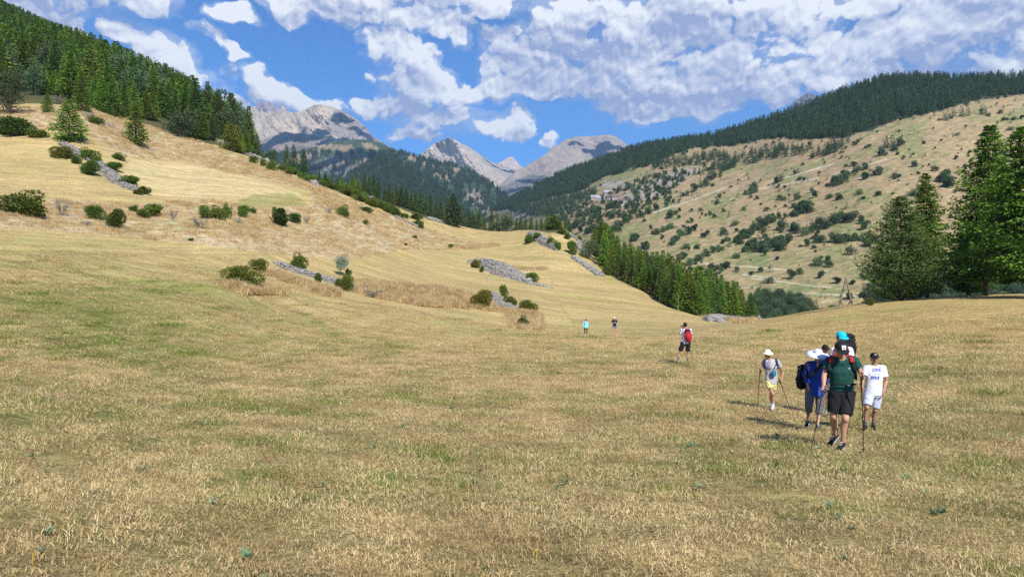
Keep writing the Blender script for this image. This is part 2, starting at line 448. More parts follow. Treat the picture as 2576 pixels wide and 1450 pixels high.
def ground_colour():
    jx = gpx + 9 * fbm(GX / 4, GY / 4, 3, 31); jy = gpy + 5 * fbm(GX / 4, GY / 4, 3, 37)
    n1 = fbm(GX / 9, GY / 9, 4, 2); n2 = fbm(GX / 2.2, GY / 2.2, 3, 3); n3 = fbm(GX / 30, GY / 30, 3, 4)
    straw = np.array([0.54, 0.40, 0.18]); green = np.array([0.19, 0.235, 0.05]); brown = np.array([0.33, 0.225, 0.12]); olive = np.array([0.36, 0.315, 0.12])
    # far mown field: pale straw-olive
    far = smooth01(gr, 30, 85)
    g = np.clip(0.30 + 0.75 * n1 + 0.25 * n2 + 0.25 * n3, 0, 1)
    # greener on the left middle ground
    gl = np.exp(-(((gpx - 250) / 420) ** 2 + ((gpy - 800) / 150) ** 2))
    gl2 = np.exp(-(((gpx - 1450) / 500) ** 2 + ((gpy - 850) / 22) ** 2)) * 0.8
    gl3 = np.exp(-(((gpx - 2350) / 300) ** 2 + ((gpy - 850) / 30) ** 2)) * 0.5
    g = np.clip(g + 0.42 * gl + 0.45 * gl2 + 0.35 * gl3, 0, 1)[:, None]
    near = straw * (1 - 0.35 * np.clip(0.5 + n2, 0, 1))[:, None] * 1.0
    near = near * (1 - 0.30 * np.clip(n1 + .3, 0, 1))[:, None] + brown * (0.30 * np.clip(n1 + .3, 0, 1))[:, None]
    c = near * (1 - g * 0.8) + green * g * 0.8
    cf = straw * (1 - 0.55 * g) + olive * 0.55 * g
    cf = cf * 0.92
    f = far[:, None]
    # thatch and soil close by, shade between the blades darkened into their colour
    c = c * (0.70 + 0.30 * smooth01(gr, 10, 60))[:, None]
    # right knoll warmer
    c = c * (1 - f) + cf * f
    kn = smooth01(gpx, 1800, 2100)[:, None] * smooth01(gpy, 960, 800)[:, None]
    c = c * (1 - 0.5 * kn) + np.array([0.50, 0.345, 0.12]) * 0.5 * kn
    stripe = np.ones(len(GX))
    for poly in UNMOWN:
        m = in_poly(jx, jy, poly)
        tone = np.array([0.50, 0.405, 0.25]) * (1 + 0.22 * n2 + 0.18 * n1)[:, None]
        c = np.where(m[:, None], tone, c); stripe[m] = 0.25
    for poly in HAY:
        m = in_poly(jx, jy, poly)
        c = np.where(m[:, None], np.array([0.56, 0.43, 0.22]) * (1 + 0.2 * n2)[:, None], c)
    m = in_poly(jx, jy, [(640,488),(740,485),(775,515),(700,522),(560,522)])
    c = np.where(m[:, None], c * 0.45 + np.array([0.22, 0.24, 0.07]) * 0.55, c)
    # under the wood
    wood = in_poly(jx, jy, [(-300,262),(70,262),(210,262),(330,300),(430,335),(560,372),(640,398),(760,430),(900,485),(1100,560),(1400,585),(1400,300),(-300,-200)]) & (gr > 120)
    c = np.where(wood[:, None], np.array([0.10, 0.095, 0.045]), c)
    beyond = (gr > 240) | ((gr > 185) & (gpx > 1480))
    c = np.where(beyond[:, None], np.array([0.12, 0.12, 0.055]), c)
    return np.clip(c, 0.01, 0.8), stripe
gcol, gstripe = ground_colour()
# along-swath coordinates: rings round the far mound in the middle field, long lanes on the near slope
cc = world_pt(1350, 640, 205)
s_far = np.hypot(GX - cc[0], GY - cc[1]); t_far = np.arctan2(GX - cc[0], GY - cc[1]) * 60
s_near = GY * 0.93 + GX * 0.30; t_near = GX * 0.95 - GY * 0.3
wf = smooth01(gr, 60, 78)
s_up = GZ * 2.0; t_up = GX
suv = np.stack([np.where(wf > 0.5, s_far, s_near), np.where(wf > 0.5, t_far, t_near), gstripe * (0.25 + 0.75 * smooth01(gr, 14, 40))], -1)
up = (gpx < 800) & (gpy < 640) & vis
suv[up, 0] = s_up[up] * .8; suv[up, 1] = t_up[up]; suv[up, 2] *= .6
NU, NV = len(az), len(rr_)
GF = grid_faces(NU, NV)
gme = mesh_from('ground', GV, GF, cols=gcol, extra={'suv': suv})
ground = link('ground', gme, MEADOW, kind='structure')
GBVH = BVHTree.FromPolygons([tuple(v) for v in GV.tolist()], GF.tolist())
def hit(px, py):
    """where the line of sight through (px,py) meets the ground"""
    l, n, i, d = GBVH.ray_cast(Vector((0, 0, EYE)), ray_dir(px, py), 3000)
    return l
def drop(x, y):
    l, n, i, d = GBVH.ray_cast(Vector((x, y, 900)), Vector((0, 0, -1)), 2000)
    return l.z if l else 0.0

# ------------------------------------------------------------------ far slopes and mountains
def interp(pts, x):
    p = np.array(pts, float)
    return np.interp(x, p[:, 0], p[:, 1])
class Slope: pass
def far_slope(name, ridge, bottom, dctl, nu, nv, relief, colour, mat, x0, x1, rough=1.5, rough_w=18, back=1.25, kind='structure', seed=0):
    """a mountainside: ridge and foot lines, its distance from the camera given at a few places, relief in metres"""
    u = np.linspace(x0, x1, nu)
    top = interp(ridge, u) + rough * fbm(u / rough_w, u * 0 + seed * 3.3, 5, seed, 0.6)
    bot = interp(bottom, u)
    v = np.linspace(0, 1, nv)
    PX = np.repeat(u[None], nv, 0); PY = bot[None] + (top - bot)[None] * v[:, None]
    P = np.stack([PX.ravel(), PY.ravel()], -1)
    dc = np.array(dctl, float)
    f = TPS(dc[:, :2] / 400.0, np.log(dc[:, 2]), lam=1e-3)
    D0 = np.exp(f(P / 400.0))
    W0 = world_pt(P[:, 0], P[:, 1], D0)
    D = D0 + relief(P[:, 0], P[:, 1], W0)
    W = world_pt(P[:, 0], P[:, 1], D)
    cols = colour(P[:, 0], P[:, 1], W, np.repeat(v[:, None], nu, 1).ravel())
    # the far side of the ridge falls away
    last = W.reshape(nv, nu, 3)[-1]
    b1 = last.copy(); b1[:, 1] *= 1 + (back - 1) * .3; b1[:, 0] *= 1 + (back - 1) * .3; b1[:, 2] -= (last[:, 2] - EYE) * 0.12 + 5
    b2 = last.copy(); b2[:, 1] *= back; b2[:, 0] *= back; b2[:, 2] = -80
    Wf = np.vstack([W, b1, b2]); C = np.vstack([cols, cols[-nu:], cols[-nu:]])
    F = grid_faces(nu, nv + 2)
    me = mesh_from(name, Wf, F, cols=C)
    o = link(name, me, mat, kind=kind)
    s = Slope(); s.o = o; s.V = Wf; s.F = F
    s.bvh = BVHTree.FromPolygons(Wf.tolist(), F.tolist())
    def h(px, py):
        l, n, i, d = s.bvh.ray_cast(Vector((0, 0, EYE)), ray_dir(px, py), 30000)
        return l
    s.hit = h
    return s

HILL_RIDGE = [(1150,590),(1250,522),(1300,490),(1340,472),(1400,440),(1450,421),(1500,405),(1560,384),(1600,369),(1650,360),(1750,347),(1800,340),(1850,325),(1950,293),(2010,273),(2070,250),(2130,225),(2200,204),(2240,195),(2300,193),(2400,199),(2480,195),(2576,192),(2750,182),(2900,175)]
HILL_FOOT = [(1150,610),(1250,600),(1400,700),(1600,850),(1700,880),(2900,880)]
HILL_D = [(1270,520,2600),(1280,560,2300),(1400,435,2350),(1400,500,1900),(1400,580,1250),(1450,640,900),(1500,405,2150),(1520,500,1300),(1600,369,1950),(1600,480,1250),(1600,580,880),(1600,700,640),
 (1800,340,1700),(1800,440,1180),(1800,560,850),(1800,680,620),(1800,800,480),(2010,273,1550),(2000,400,1080),(2000,520,820),(2000,650,620),(2000,800,450),(2240,195,1450),(2240,320,1060),(2240,450,800),(2240,600,620),(2240,800,430),
 (2480,195,1350),(2480,300,1020),(2480,450,760),(2480,650,560),(2480,800,430),(2850,180,1250),(2850,300,950),(2850,500,700),(2850,800,420)]
FOREST_LOW = [(1240,530),(1290,522),(1340,508),(1400,492),(1470,478),(1500,455),(1540,440),(1600,426),(1650,412),(1700,388),(1745,372),(1790,370),(1850,366),(1900,356),(1960,345),(2000,352),(2060,350),(2130,345),(2200,325),(2260,302),(2330,288),(2400,268),(2480,250),(2576,238),(2900,215)]
def hill_relief(px, py, W):
    t = fbm(W[:, 0] / 160, W[:, 1] / 160, 4, 40)
    # terraces running along the slope
    c = W[:, 2] + 14 * fbm(W[:, 0] / 140, W[:, 1] / 140, 3, 44)
    ter = ((c / 13.0) % 1.0)
    ter = np.where(ter < 0.75, ter / 0.75, (1 - ter) / 0.25)
    low = smooth01(py, interp(FOREST_LOW, px) - 10, interp(FOREST_LOW, px) + 20)
    gul = fbm(px / 60 + py / 90, py / 300, 4, 47)
    return 24 * t + low * 3.2 * ter + 1.2 * fbm(W[:, 0] / 14, W[:, 1] / 14, 3, 49)
def hill_colour(px, py, W, v):
    # lanes of grass and scrub that climb gently to the right, like the terraces
    al = (px * 0.94 - py * 0.34); ac = (py * 0.94 + px * 0.36)
    n = fbm(al / 90, ac / 11, 5, 51, 0.6); n2 = fbm(al / 30, ac / 5, 4, 52, 0.65); n3 = fbm(px / 130, py / 80, 3, 53)
    tan = np.array([0.35, 0.255, 0.14]); pale = np.array([0.45, 0.345, 0.19]); green = np.array([0.19, 0.215, 0.08]); grey = np.array([0.33, 0.29, 0.24]); dk = np.array([0.075, 0.095, 0.05])
    g = smooth01(n + 0.8 * n3, -0.10, 0.40)
    # greener hollows in the lower part
    hol = np.exp(-((ac - (780 * .94 + 1500 * .36)) / 60) ** 2) * 0
    low = smooth01(py, 540, 640) * 0.30
    g = np.clip(g * 0.75 + low, 0, 1)[:, None]
    c = tan * (1 - g) + green * g
    p = smooth01(n2, 0.12, 0.45)[:, None]
    c = c * (1 - 0.6 * p) + pale * 0.6 * p
    d = smooth01(n2, -0.15, -0.5)[:, None]
    c = c * (1 - 0.7 * d) + dk * 1.5 * 0.7 * d
    # stony ground near the hamlet
    rock = np.exp(-(((px - 1650) / 110) ** 2 + ((py - 470 + (px - 1650) * 0.45) / 22) ** 2)) + np.exp(-(((px - 1300) / 40) ** 2 + ((py - 535) / 22) ** 2)) + 0.8 * np.exp(-(((px - 1545) / 40) ** 2 + ((py - 465) / 14) ** 2))
    rk = (smooth01(rock + 0.5 * n2, 0.25, 0.6))[:, None]
    c = c * (1 - rk) + (grey + 0.12 * n2[:, None]) * rk
    # bright tracks
    for ln in ([(1890,700),(1950,705),(2050,720),(2090,722)], [(1850,725),(1900,722)], [(2000,680),(1900,672),(1750,660)], [(1890,478),(2060,448)], [(2010,735),(2170,745)], [(1940,458),(2100,410)],
               [(1950,700),(1870,690)],[(2230,400),(2100,440)],[(1610,545),(1750,500),(1830,470)]):
        dd = line_dist(px, py + 2 * n2, ln)
        k = (smooth01(dd, 2.4, 0.8))[:, None]
        c = c * (1 - 0.75 * k) + np.array([0.52, 0.45, 0.34]) * 0.75 * k
    fl = interp(FOREST_LOW, px) + 10 * fbm(px / 22, py / 22, 3, 55)
    fo = smooth01(py, fl + 3, fl - 5)[:, None]
    gap = smooth01(fbm(px / 25, py / 9, 4, 56), 0.25, 0.5)[:, None] * smooth01(px, 1900, 1500)[:, None]
    fo = fo * (1 - 0.8 * gap)
    c = c * (1 - fo) + np.array([0.045, 0.06, 0.035]) * fo
    return np.clip(c, 0.01, 0.8)
HILLMAT = slope_material('hillside', 0.12, 1.6, 0.3)
hill = far_slope('hillside', HILL_RIDGE, HILL_FOOT, HILL_D, 760, 330, hill_relief, hill_colour, HILLMAT, 1160, 2850, rough=3, rough_w=60)

# wooded ridge behind the wood on the left
L2_RIDGE = [(-400,-160),(0,18),(60,42),(100,68),(180,106),(240,136),(330,183),(400,232),(470,278),(560,338),(650,400),(760,460)]
left_ridge = far_slope('hill', L2_RIDGE, [(-400,400),(760,520)], [(-300,-100,1250),(0,20,1150),(300,170,1050),(600,360,950),(-300,300,700),(0,300,720),(300,350,720),(600,470,720)], 260, 60,
    lambda px, py, W: 12 * fbm(W[:, 0] / 90, W[:, 1] / 90, 4, 60), lambda px, py, W, v: np.tile(np.array([0.05, 0.07, 0.035]), (len(px), 1)), HILLMAT, -300, 740, rough=2)

# forested middle slopes
def mid_colour(bare):
    def f(px, py, W, v):
        n = fbm(px / 16, py / 22, 5, 70, 0.62); n2 = fbm(px / 5, py / 6, 4, 71, 0.6)
        forest = np.array([0.05, 0.085, 0.045]); tan = np.array([0.27, 0.20, 0.13]); grey = np.array([0.23, 0.205, 0.18])
        b = np.zeros(len(px)); gk = np.zeros(len(px))
        for (cx, cy, rx, ry, ang, gg) in bare:
            ca, sa = math.cos(R(ang)), math.sin(R(ang))
            dx, dy = px - cx, py - cy
            q = ((dx * ca + dy * sa) / rx) ** 2 + ((-dx * sa + dy * ca) / ry) ** 2
            w = np.exp(-q); b = np.maximum(b, w); gk = np.where(w > 0.3, gg, gk)
        k = smooth01(b + 0.75 * n + 0.35 * n2, 0.35, 0.62)[:, None]
        rock = tan * (1 - gk[:, None]) + grey * gk[:, None]
        rock = rock * (1 + 0.35 * n2)[:, None]
        c = forest * (1 + 0.3 * n2)[:, None] * (1 - k) + rock * k
        return np.clip(c, 0.01, 0.7)
    return f
def gully(amp, sx, sy, seed, tilt=0.0):
    return lambda px, py, W: amp * (fbm((px + tilt * py) / sx, py / sy, 5, seed, 0.6, ridged=True))
MIDMAT = slope_material('mid_slope', 0.02, 8, 0.25)
ROCKMAT = slope_material('rock_slope', 0.008, 30, 0.22)
mid2 = far_slope('mountainside', [(540,520),(600,475),(660,435),(720,400),(780,372),(840,356),(900,350),(940,354),(965,362),(1000,378),(1040,392),(1100,405),(1134,412),(1165,422),(1197,438),(1225,455),(1252,472),(1285,500),(1330,530)], [(540,580),(1330,580)],
    [(600,475,4600),(600,560,3600),(800,365,4600),(1000,380,4200),(1134,412,3900),(1285,500,3300),(800,540,3600),(1000,540,3300),(1134,540,3000),(1285,560,2700)], 420, 160,
    gully(110, 60, 110, 80, 0.5), mid_colour([(1195,500,20,30,-30,.8),(1222,532,18,20,-30,.8),(1060,405,50,7,20,0),(1090,420,40,6,25,0),(880,430,70,18,10,1),(900,400,60,14,10,.5),(1110,440,30,8,30,0),(850,410,60,14,0,.7),(760,395,60,14,-15,.15),(850,372,60,10,5,.15),(930,368,30,8,15,.1),(1155,430,16,6,30,0),(1140,450,14,10,40,.5)]), MIDMAT, 560, 1325, rough=2.2, rough_w=20, seed=2)
mid1 = far_slope('forest_slope', [(790,500),(830,470),(865,445),(900,425),(935,403),(968,393),(1000,402),(1068,446),(1130,490),(1180,540),(1200,560)], [(790,580),(1200,600)],
    [(800,500,3300),(968,393,3100),(1100,470,2700),(850,560,2500),(1000,560,2200),(1150,560,2200)], 220, 90,
    gully(70, 40, 110, 84, 0.5), mid_colour([(935,412,20,5,0,.5)]), MIDMAT, 795, 1195, rough=1.2, seed=5)

# rocky peaks
def rock_colour(base, bands):
    def f(px, py, W, v):
        n = fbm(px / 24, py / 50, 5, 90, 0.6); n2 = fbm((px + py * 0.7) / 6, py / 26, 4, 91, 0.62)
        c = np.tile(np.array(base), (len(px), 1)) * (1 + 0.22 * n + 0.2 * n2)[:, None]
        for (poly, colr, k) in bands:
            jx, jy = px + 7 * n2 + 5 * n, py + 6 * n2
            m = in_poly(jx, jy, poly)[:, None] * k
            c = c * (1 - m) + np.array(colr) * (1 + 0.25 * n2)[:, None] * m
        return np.clip(c, 0.01, 0.8)
    return f
peak1 = far_slope('mountain', [(440,430),(520,375),(560,335),(590,298),(610,284),(632,270),(650,262),(664,257),(675,254),(688,262),(700,271),(708,266),(716,270),(722,279),(735,283),(770,274),(790,266),(815,263),(836,268),(856,277),(880,288),(905,304),(925,326),(940,343),(965,360),(1000,380),(1060,420),(1100,450)], [(440,520),(1100,520)],
    [(560,335,7600),(675,254,7900),(735,283,7200),(815,263,6700),(900,300,6400),(965,360,6100),(1080,440,5600),(560,500,6000),(740,500,5000),(900,500,4800),(1080,510,4900),(740,380,5900),(820,340,6000)], 640, 240,
    lambda px, py, W: 190 * fbm((px - 0.5 * py) / 70, py / 90, 5, 92, 0.6, ridged=True) + 260 * fbm(px / 110, py / 80, 3, 93) + 420 * smooth01(px - (py - 263) * 0.55, 835, 925) - 200 * smooth01(px, 760, 700),
    rock_colour((0.45, 0.375, 0.295), [
        ([(640,270),(660,255),(690,255),(712,275),(700,285),(680,282),(655,285)], (0.25,0.22,0.27), 0.8),
        ([(820,300),(850,272),(905,300),(940,342),(965,362),(930,362),(870,350),(820,335)], (0.27,0.24,0.235), 0.8),  # right flank's shade put into the rock colour
        ([(560,520),(640,360),(720,330),(800,345),(870,362),(960,385),(1080,440),(1080,520),(640,520)], (0.21,0.165,0.15), 0.75),
        ([(700,380),(760,365),(840,380),(900,390),(1000,400),(1080,450),(1080,520),(700,520)], (0.10,0.12,0.10), 0.6),
        ([(760,400),(880,405),(900,440),(820,470),(760,450)], (0.45,0.42,0.39), 0.5),
    ]), ROCKMAT, 445, 1095, rough=5, rough_w=26, back=1.15, seed=11)
peak2 = far_slope('mountain', [(1000,440),(1040,402),(1065,383),(1078,372),(1092,361),(1108,354),(1122,348),(1134,345),(1146,352),(1160,361),(1176,368),(1189,376),(1210,390),(1234,406),(1270,420),(1308,427),(1340,440),(1380,470)], [(1000,520),(1380,530)],
    [(1000,440,8000),(1134,345,8600),(1234,406,8200),(1308,427,8200),(1380,480,8000),(1000,520,6800),(1134,510,6400),(1280,510,6600),(1380,520,6900),(1190,430,7600)], 400, 180,
    lambda px, py, W: 240 * fbm((px - 0.5 * py) / 60, py / 80, 5, 96, 0.62, ridged=True) + 700 * smooth01(np.abs(px - 1140 - (py - 345) * 0.9), 0, 70) + 250 * fbm(px / 80, py / 60, 3, 94),
    rock_colour((0.45, 0.385, 0.32), [([(1205,385),(1310,426),(1340,440),(1300,475),(1262,440),(1240,425),(1215,410)], (0.30,0.27,0.26), 0.6)]), ROCKMAT, 1005, 1375, rough=2.5, rough_w=22, back=1.1, seed=13)  # dark polygon puts the shade right of the ridge into the colour
peak3 = far_slope('mountain', [(1215,425),(1247,412),(1262,406),(1276,397),(1287,393),(1297,402),(1313,420),(1340,428)], [(1215,450),(1340,450)],
    [(1215,425,11000),(1287,393,11500),(1340,428,11000),(1287,440,10000)], 120, 60,
    lambda px, py, W: 200 * fbm(px / 26, py / 30, 4, 97, 0.6, ridged=True),
    rock_colour((0.48, 0.40, 0.36), []), ROCKMAT, 1220, 1335, rough=3, rough_w=12, back=1.1, seed=17)
peak4 = far_slope('mountain', [(1200,540),(1250,472),(1270,452),(1295,432),(1330,414),(1362,394),(1380,380),(1400,366),(1425,350),(1452,343),(1500,342),(1531,338),(1548,343),(1562,352),(1578,364),(1610,392),(1680,440)], [(1200,560),(1680,560)],
    [(1250,472,6200),(1400,366,7200),(1452,343,7600),(1531,338,7600),(1680,440,7200),(1250,550,4800),(1400,520,5000),(1600,540,5600),(1480,420,6600)], 420, 180,
    lambda px, py, W: 130 * fbm((px + 0.5 * py) / 80, py / 80, 5, 98, 0.55, ridged=True) + 300 * fbm(px / 110, py / 90, 3, 94),
    rock_colour((0.31, 0.26, 0.22), [
        ([(1250,475),(1330,440),(1375,440),(1400,470),(1460,470),(1560,500),(1560,560),(1250,560)], (0.10,0.125,0.13), 0.72),
        ([(1450,348),(1530,342),(1580,365),(1580,400),(1500,395),(1460,372),(1415,372),(1440,358)], (0.26,0.23,0.22), 0.7),  # shoulder's shade painted in as a darker patch
        ([(1470,353),(1520,362),(1500,366)], (0.46,0.40,0.38), 0.7)]), ROCKMAT, 1205, 1675, rough=2, rough_w=26, back=1.1, seed=19)
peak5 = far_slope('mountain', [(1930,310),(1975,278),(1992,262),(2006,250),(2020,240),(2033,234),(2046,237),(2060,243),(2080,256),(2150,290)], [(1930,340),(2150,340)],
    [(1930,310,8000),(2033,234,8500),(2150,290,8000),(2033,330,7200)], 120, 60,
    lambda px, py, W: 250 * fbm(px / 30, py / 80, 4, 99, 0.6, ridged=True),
    rock_colour((0.12, 0.112, 0.11), []), ROCKMAT, 1935, 2145, rough=1.5, back=1.1, seed=21)  # dark base colour stands in for missing shade of the clouds overhead

# ------------------------------------------------------------------ out-of-frame clouds, added for the shadows on the mountains
def shadow_cloud_over(sl, spots, seed):
    """an added, unseen cloud high above: heaps of rounded heads placed sunward to shade the given spots"""
    rg = np.random.default_rng(seed); bm = bmesh.new(); cs = []
    for px, py, rpx in spots:
        p = sl.hit(px, py)
        if p is None: continue
        t = (4300 - p.z) / sun_dir.z; c = p + sun_dir * t; cs.append((c, rpx * p.y / FOC))
    o0 = sum((c for c, r in cs), Vector()) / len(cs)
    for c, r in cs:
        for k in range(7):
            q = Vector(rg.normal(0, .42, 3)) * r; q.z = abs(q.z) * .8
            bmesh.ops.create_icosphere(bm, subdivisions=3, radius=r * rg.uniform(.45, .75), matrix=Matrix.Translation(c - o0 + q))
    me = bpy.data.meshes.new('cloud'); bm.to_mesh(me); bm.free()
    o = bpy.data.objects.new('tmp', me); COL.objects.link(o); m = o.modifiers.new('r', 'REMESH'); m.mode = 'VOXEL'; m.voxel_size = 45
    me2 = bpy.data.meshes.new_from_object(o.evaluated_get(bpy.context.evaluated_depsgraph_get())); bpy.data.objects.remove(o)
    n = len(me2.vertices); co = np.empty(n * 3, np.float32); me2.vertices.foreach_get('co', co); co = co.reshape(-1, 3); no = np.empty(n * 3, np.float32); me2.vertex_normals.foreach_get('vector', no); no = no.reshape(-1, 3)
    co = co + no * (60 * fbm(co[:, 0] / 170 + seed, co[:, 1] / 170 + co[:, 2] / 140, 4, seed))[:, None]; me2.vertices.foreach_set('co', co.ravel()); me2.polygons.foreach_set('use_smooth', np.ones(len(me2.polygons), bool)); me2.update()
    q = link('cloud', me2, CLOUDM, kind='stuff'); q.location = o0
    return q
m_, h_ = new_mat('cloud'); CLOUDM = finish(m_, h_, (0.9, 0.9, 0.9, 1), rough=1.0, spec=0.0)
shadow_cloud_over(peak1, [(640,378,46),(690,358,44),(735,345,38),(785,348,34),(830,356,32),(700,405,50),(760,395,46),(630,425,50),(870,375,36)], 1)
shadow_cloud_over(peak1, [(850,300,20),(872,308,22),(893,322,22),(915,340,22),(935,352,16),(845,285,10)], 2)
shadow_cloud_over(peak4, [(1432,362,11),(1460,366,14),(1490,378,18),(1520,368,22),(1545,372,24),(1510,392,24),(1555,395,26)], 3)
shadow_cloud_over(peak4, [(1330,455,26),(1380,465,22),(1300,480,26)], 4)
shadow_cloud_over(peak2, [(1225,405,11),(1250,420,14),(1280,432,16),(1305,436,16)], 5)
shadow_cloud_over(peak5, [(2005,262,16),(2035,252,20),(2060,258,18),(2030,275,24)], 6)
shadow_cloud_over(mid2, [(900,385,34),(860,395,34),(810,415,36),(940,395,28),(985,402,20),(760,420,36),(850,430,30)], 7)

# ------------------------------------------------------------------ haze
def build_haze():
    lo, hi = Vector((-9000, -300, -120)), Vector((9000, 14500, 3300))
    bm = bmesh.new(); bmesh.ops.create_cube(bm, size=1.0)
    for v in bm.verts:
        v.co = Vector([(lo[i] + hi[i]) / 2 + v.co[i] * (hi[i] - lo[i]) for i in range(3)])
    me = bpy.data.meshes.new('haze'); bm.to_mesh(me); bm.free()
    m = bpy.data.materials.new('haze'); m.use_nodes = True; m.node_tree.nodes.clear()
    h = NT(m.node_tree)
    v = h.n('ShaderNodeVolumePrincipled', ins={'Color': (0.50, 0.72, 1.0, 1), 'Density': HAZE_DENSITY, 'Anisotropy': 0.0})
    o = h.n('ShaderNodeOutputMaterial'); h.set(o.inputs['Volume'], v.outputs[0])
    link('haze', me, m, kind='stuff')
HAZE_DENSITY = 4.4e-5
build_haze()

# ------------------------------------------------------------------ vegetation: shapes
def unit(v):
    return v / (np.linalg.norm(v, axis=-1, keepdims=True) + 1e-9)
def kites(P, D, L, W, rng, roll=None):
    """leaf sprays: one four-sided blade per point, along direction D"""
    n = len(P); D = unit(D)
    ref = unit(rng.normal(size=(n, 3)))
    if roll is not None: ref = unit(ref * 0.5 + roll)
    S = unit(np.cross(D, ref))
    L = np.broadcast_to(L, (n,))[:, None]; W = np.broadcast_to(W, (n,))[:, None]
    mid = P + D * L * 0.45
    V = np.stack([P, mid + S * W * 0.5, P + D * L, mid - S * W * 0.5], 1).reshape(-1, 3)
    F = np.arange(n * 4).reshape(n, 4)
    return V, F
def tubes(paths, sides=5):
    """paths: list of (points (k,3), radii (k,)) -> quads"""
    Vs, Fs, off = [], [], 0
    for P, r in paths:
        P = np.asarray(P, float); r = np.asarray(r, float); k = len(P)
        T = np.gradient(P, axis=0); T = unit(T)
        ref = np.array([1.0, 0, 0]) if abs(T[0][0]) < 0.8 else np.array([0, 1.0, 0])
        A = unit(np.cross(T, ref)); B = np.cross(T, A)
        an = np.linspace(0, 2 * np.pi, sides, endpoint=False)
        ring = P[:, None] + r[:, None, None] * (A[:, None] * np.cos(an)[None, :, None] + B[:, None] * np.sin(an)[None, :, None])
        Vs.append(ring.reshape(-1, 3))
        i = np.arange(k * sides).reshape(k, sides) + off
        j = np.roll(i, -1, 1)
        Fs.append(np.stack([i[:-1], j[:-1], j[1:], i[1:]], -1).reshape(-1, 4))
        off += k * sides
    return np.vstack(Vs), np.vstack(Fs)
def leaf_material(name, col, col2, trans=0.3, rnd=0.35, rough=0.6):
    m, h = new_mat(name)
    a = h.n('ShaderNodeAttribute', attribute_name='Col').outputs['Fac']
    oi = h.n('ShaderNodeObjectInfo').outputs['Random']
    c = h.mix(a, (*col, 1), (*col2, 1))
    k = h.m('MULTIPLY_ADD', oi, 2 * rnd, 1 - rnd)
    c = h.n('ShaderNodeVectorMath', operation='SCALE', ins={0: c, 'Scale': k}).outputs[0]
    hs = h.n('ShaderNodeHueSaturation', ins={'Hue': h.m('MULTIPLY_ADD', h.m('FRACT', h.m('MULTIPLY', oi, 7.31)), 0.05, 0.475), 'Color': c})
    d = h.n('ShaderNodeBsdfPrincipled', ins={'Base Color': hs.outputs[0], 'Roughness': rough, 'Specular IOR Level': 0.25})
    t = h.n('ShaderNodeBsdfTranslucent', ins={'Color': hs.outputs[0]})
    mx = h.n('ShaderNodeMixShader', ins={0: trans, 1: d.outputs[0], 2: t.outputs[0]})
    o = h.n('ShaderNodeOutputMaterial'); h.set(o.inputs[0], mx.outputs[0])
    return m
LARCH = leaf_material('larch_needles', (0.075, 0.135, 0.016), (0.19, 0.30, 0.035))
LARCH_NEAR = leaf_material('bright_larch_needles', (0.040, 0.095, 0.012), (0.185, 0.34, 0.03), rnd=0.10)
SPRUCE = leaf_material('dark_needles', (0.045, 0.085, 0.018), (0.11, 0.18, 0.035), trans=0.2)
PINE = leaf_material('pine_needles', (0.045, 0.08, 0.035), (0.11, 0.165, 0.07), trans=0.2)
OLIVE = leaf_material('yellow_green_needles', (0.11, 0.125, 0.015), (0.24, 0.25, 0.035), rnd=0.2)
LEAF = leaf_material('leaves', (0.065, 0.11, 0.018), (0.15, 0.22, 0.035))
BRIAR = leaf_material('briar_leaves', (0.075, 0.095, 0.015), (0.18, 0.19, 0.03), rnd=0.15)
SILVER = leaf_material('silver_leaves', (0.09, 0.15, 0.05), (0.34, 0.42, 0.33), rnd=0.1)
FARLEAF = leaf_material('far_leaves', (0.038, 0.072, 0.032), (0.12, 0.185, 0.07), rnd=0.42, trans=0.2)
DEADTWIG = leaf_material('dry_twigs', (0.17, 0.145, 0.115), (0.30, 0.27, 0.23), trans=0.0, rnd=0.2, rough=0.9)
def bark_material():
    m, h = new_mat('bark')
    pos = h.n('ShaderNodeTexCoord').outputs['Object']
    n = h.noise(h.scalev(pos, (6, 6, 1.5)), 1.0, 4)
    return finish(m, h, h.mix(n, (0.05, 0.035, 0.025, 1), (0.17, 0.13, 0.10, 1)), bump=n, bs=0.6, bd=0.05)
BARK = bark_material()

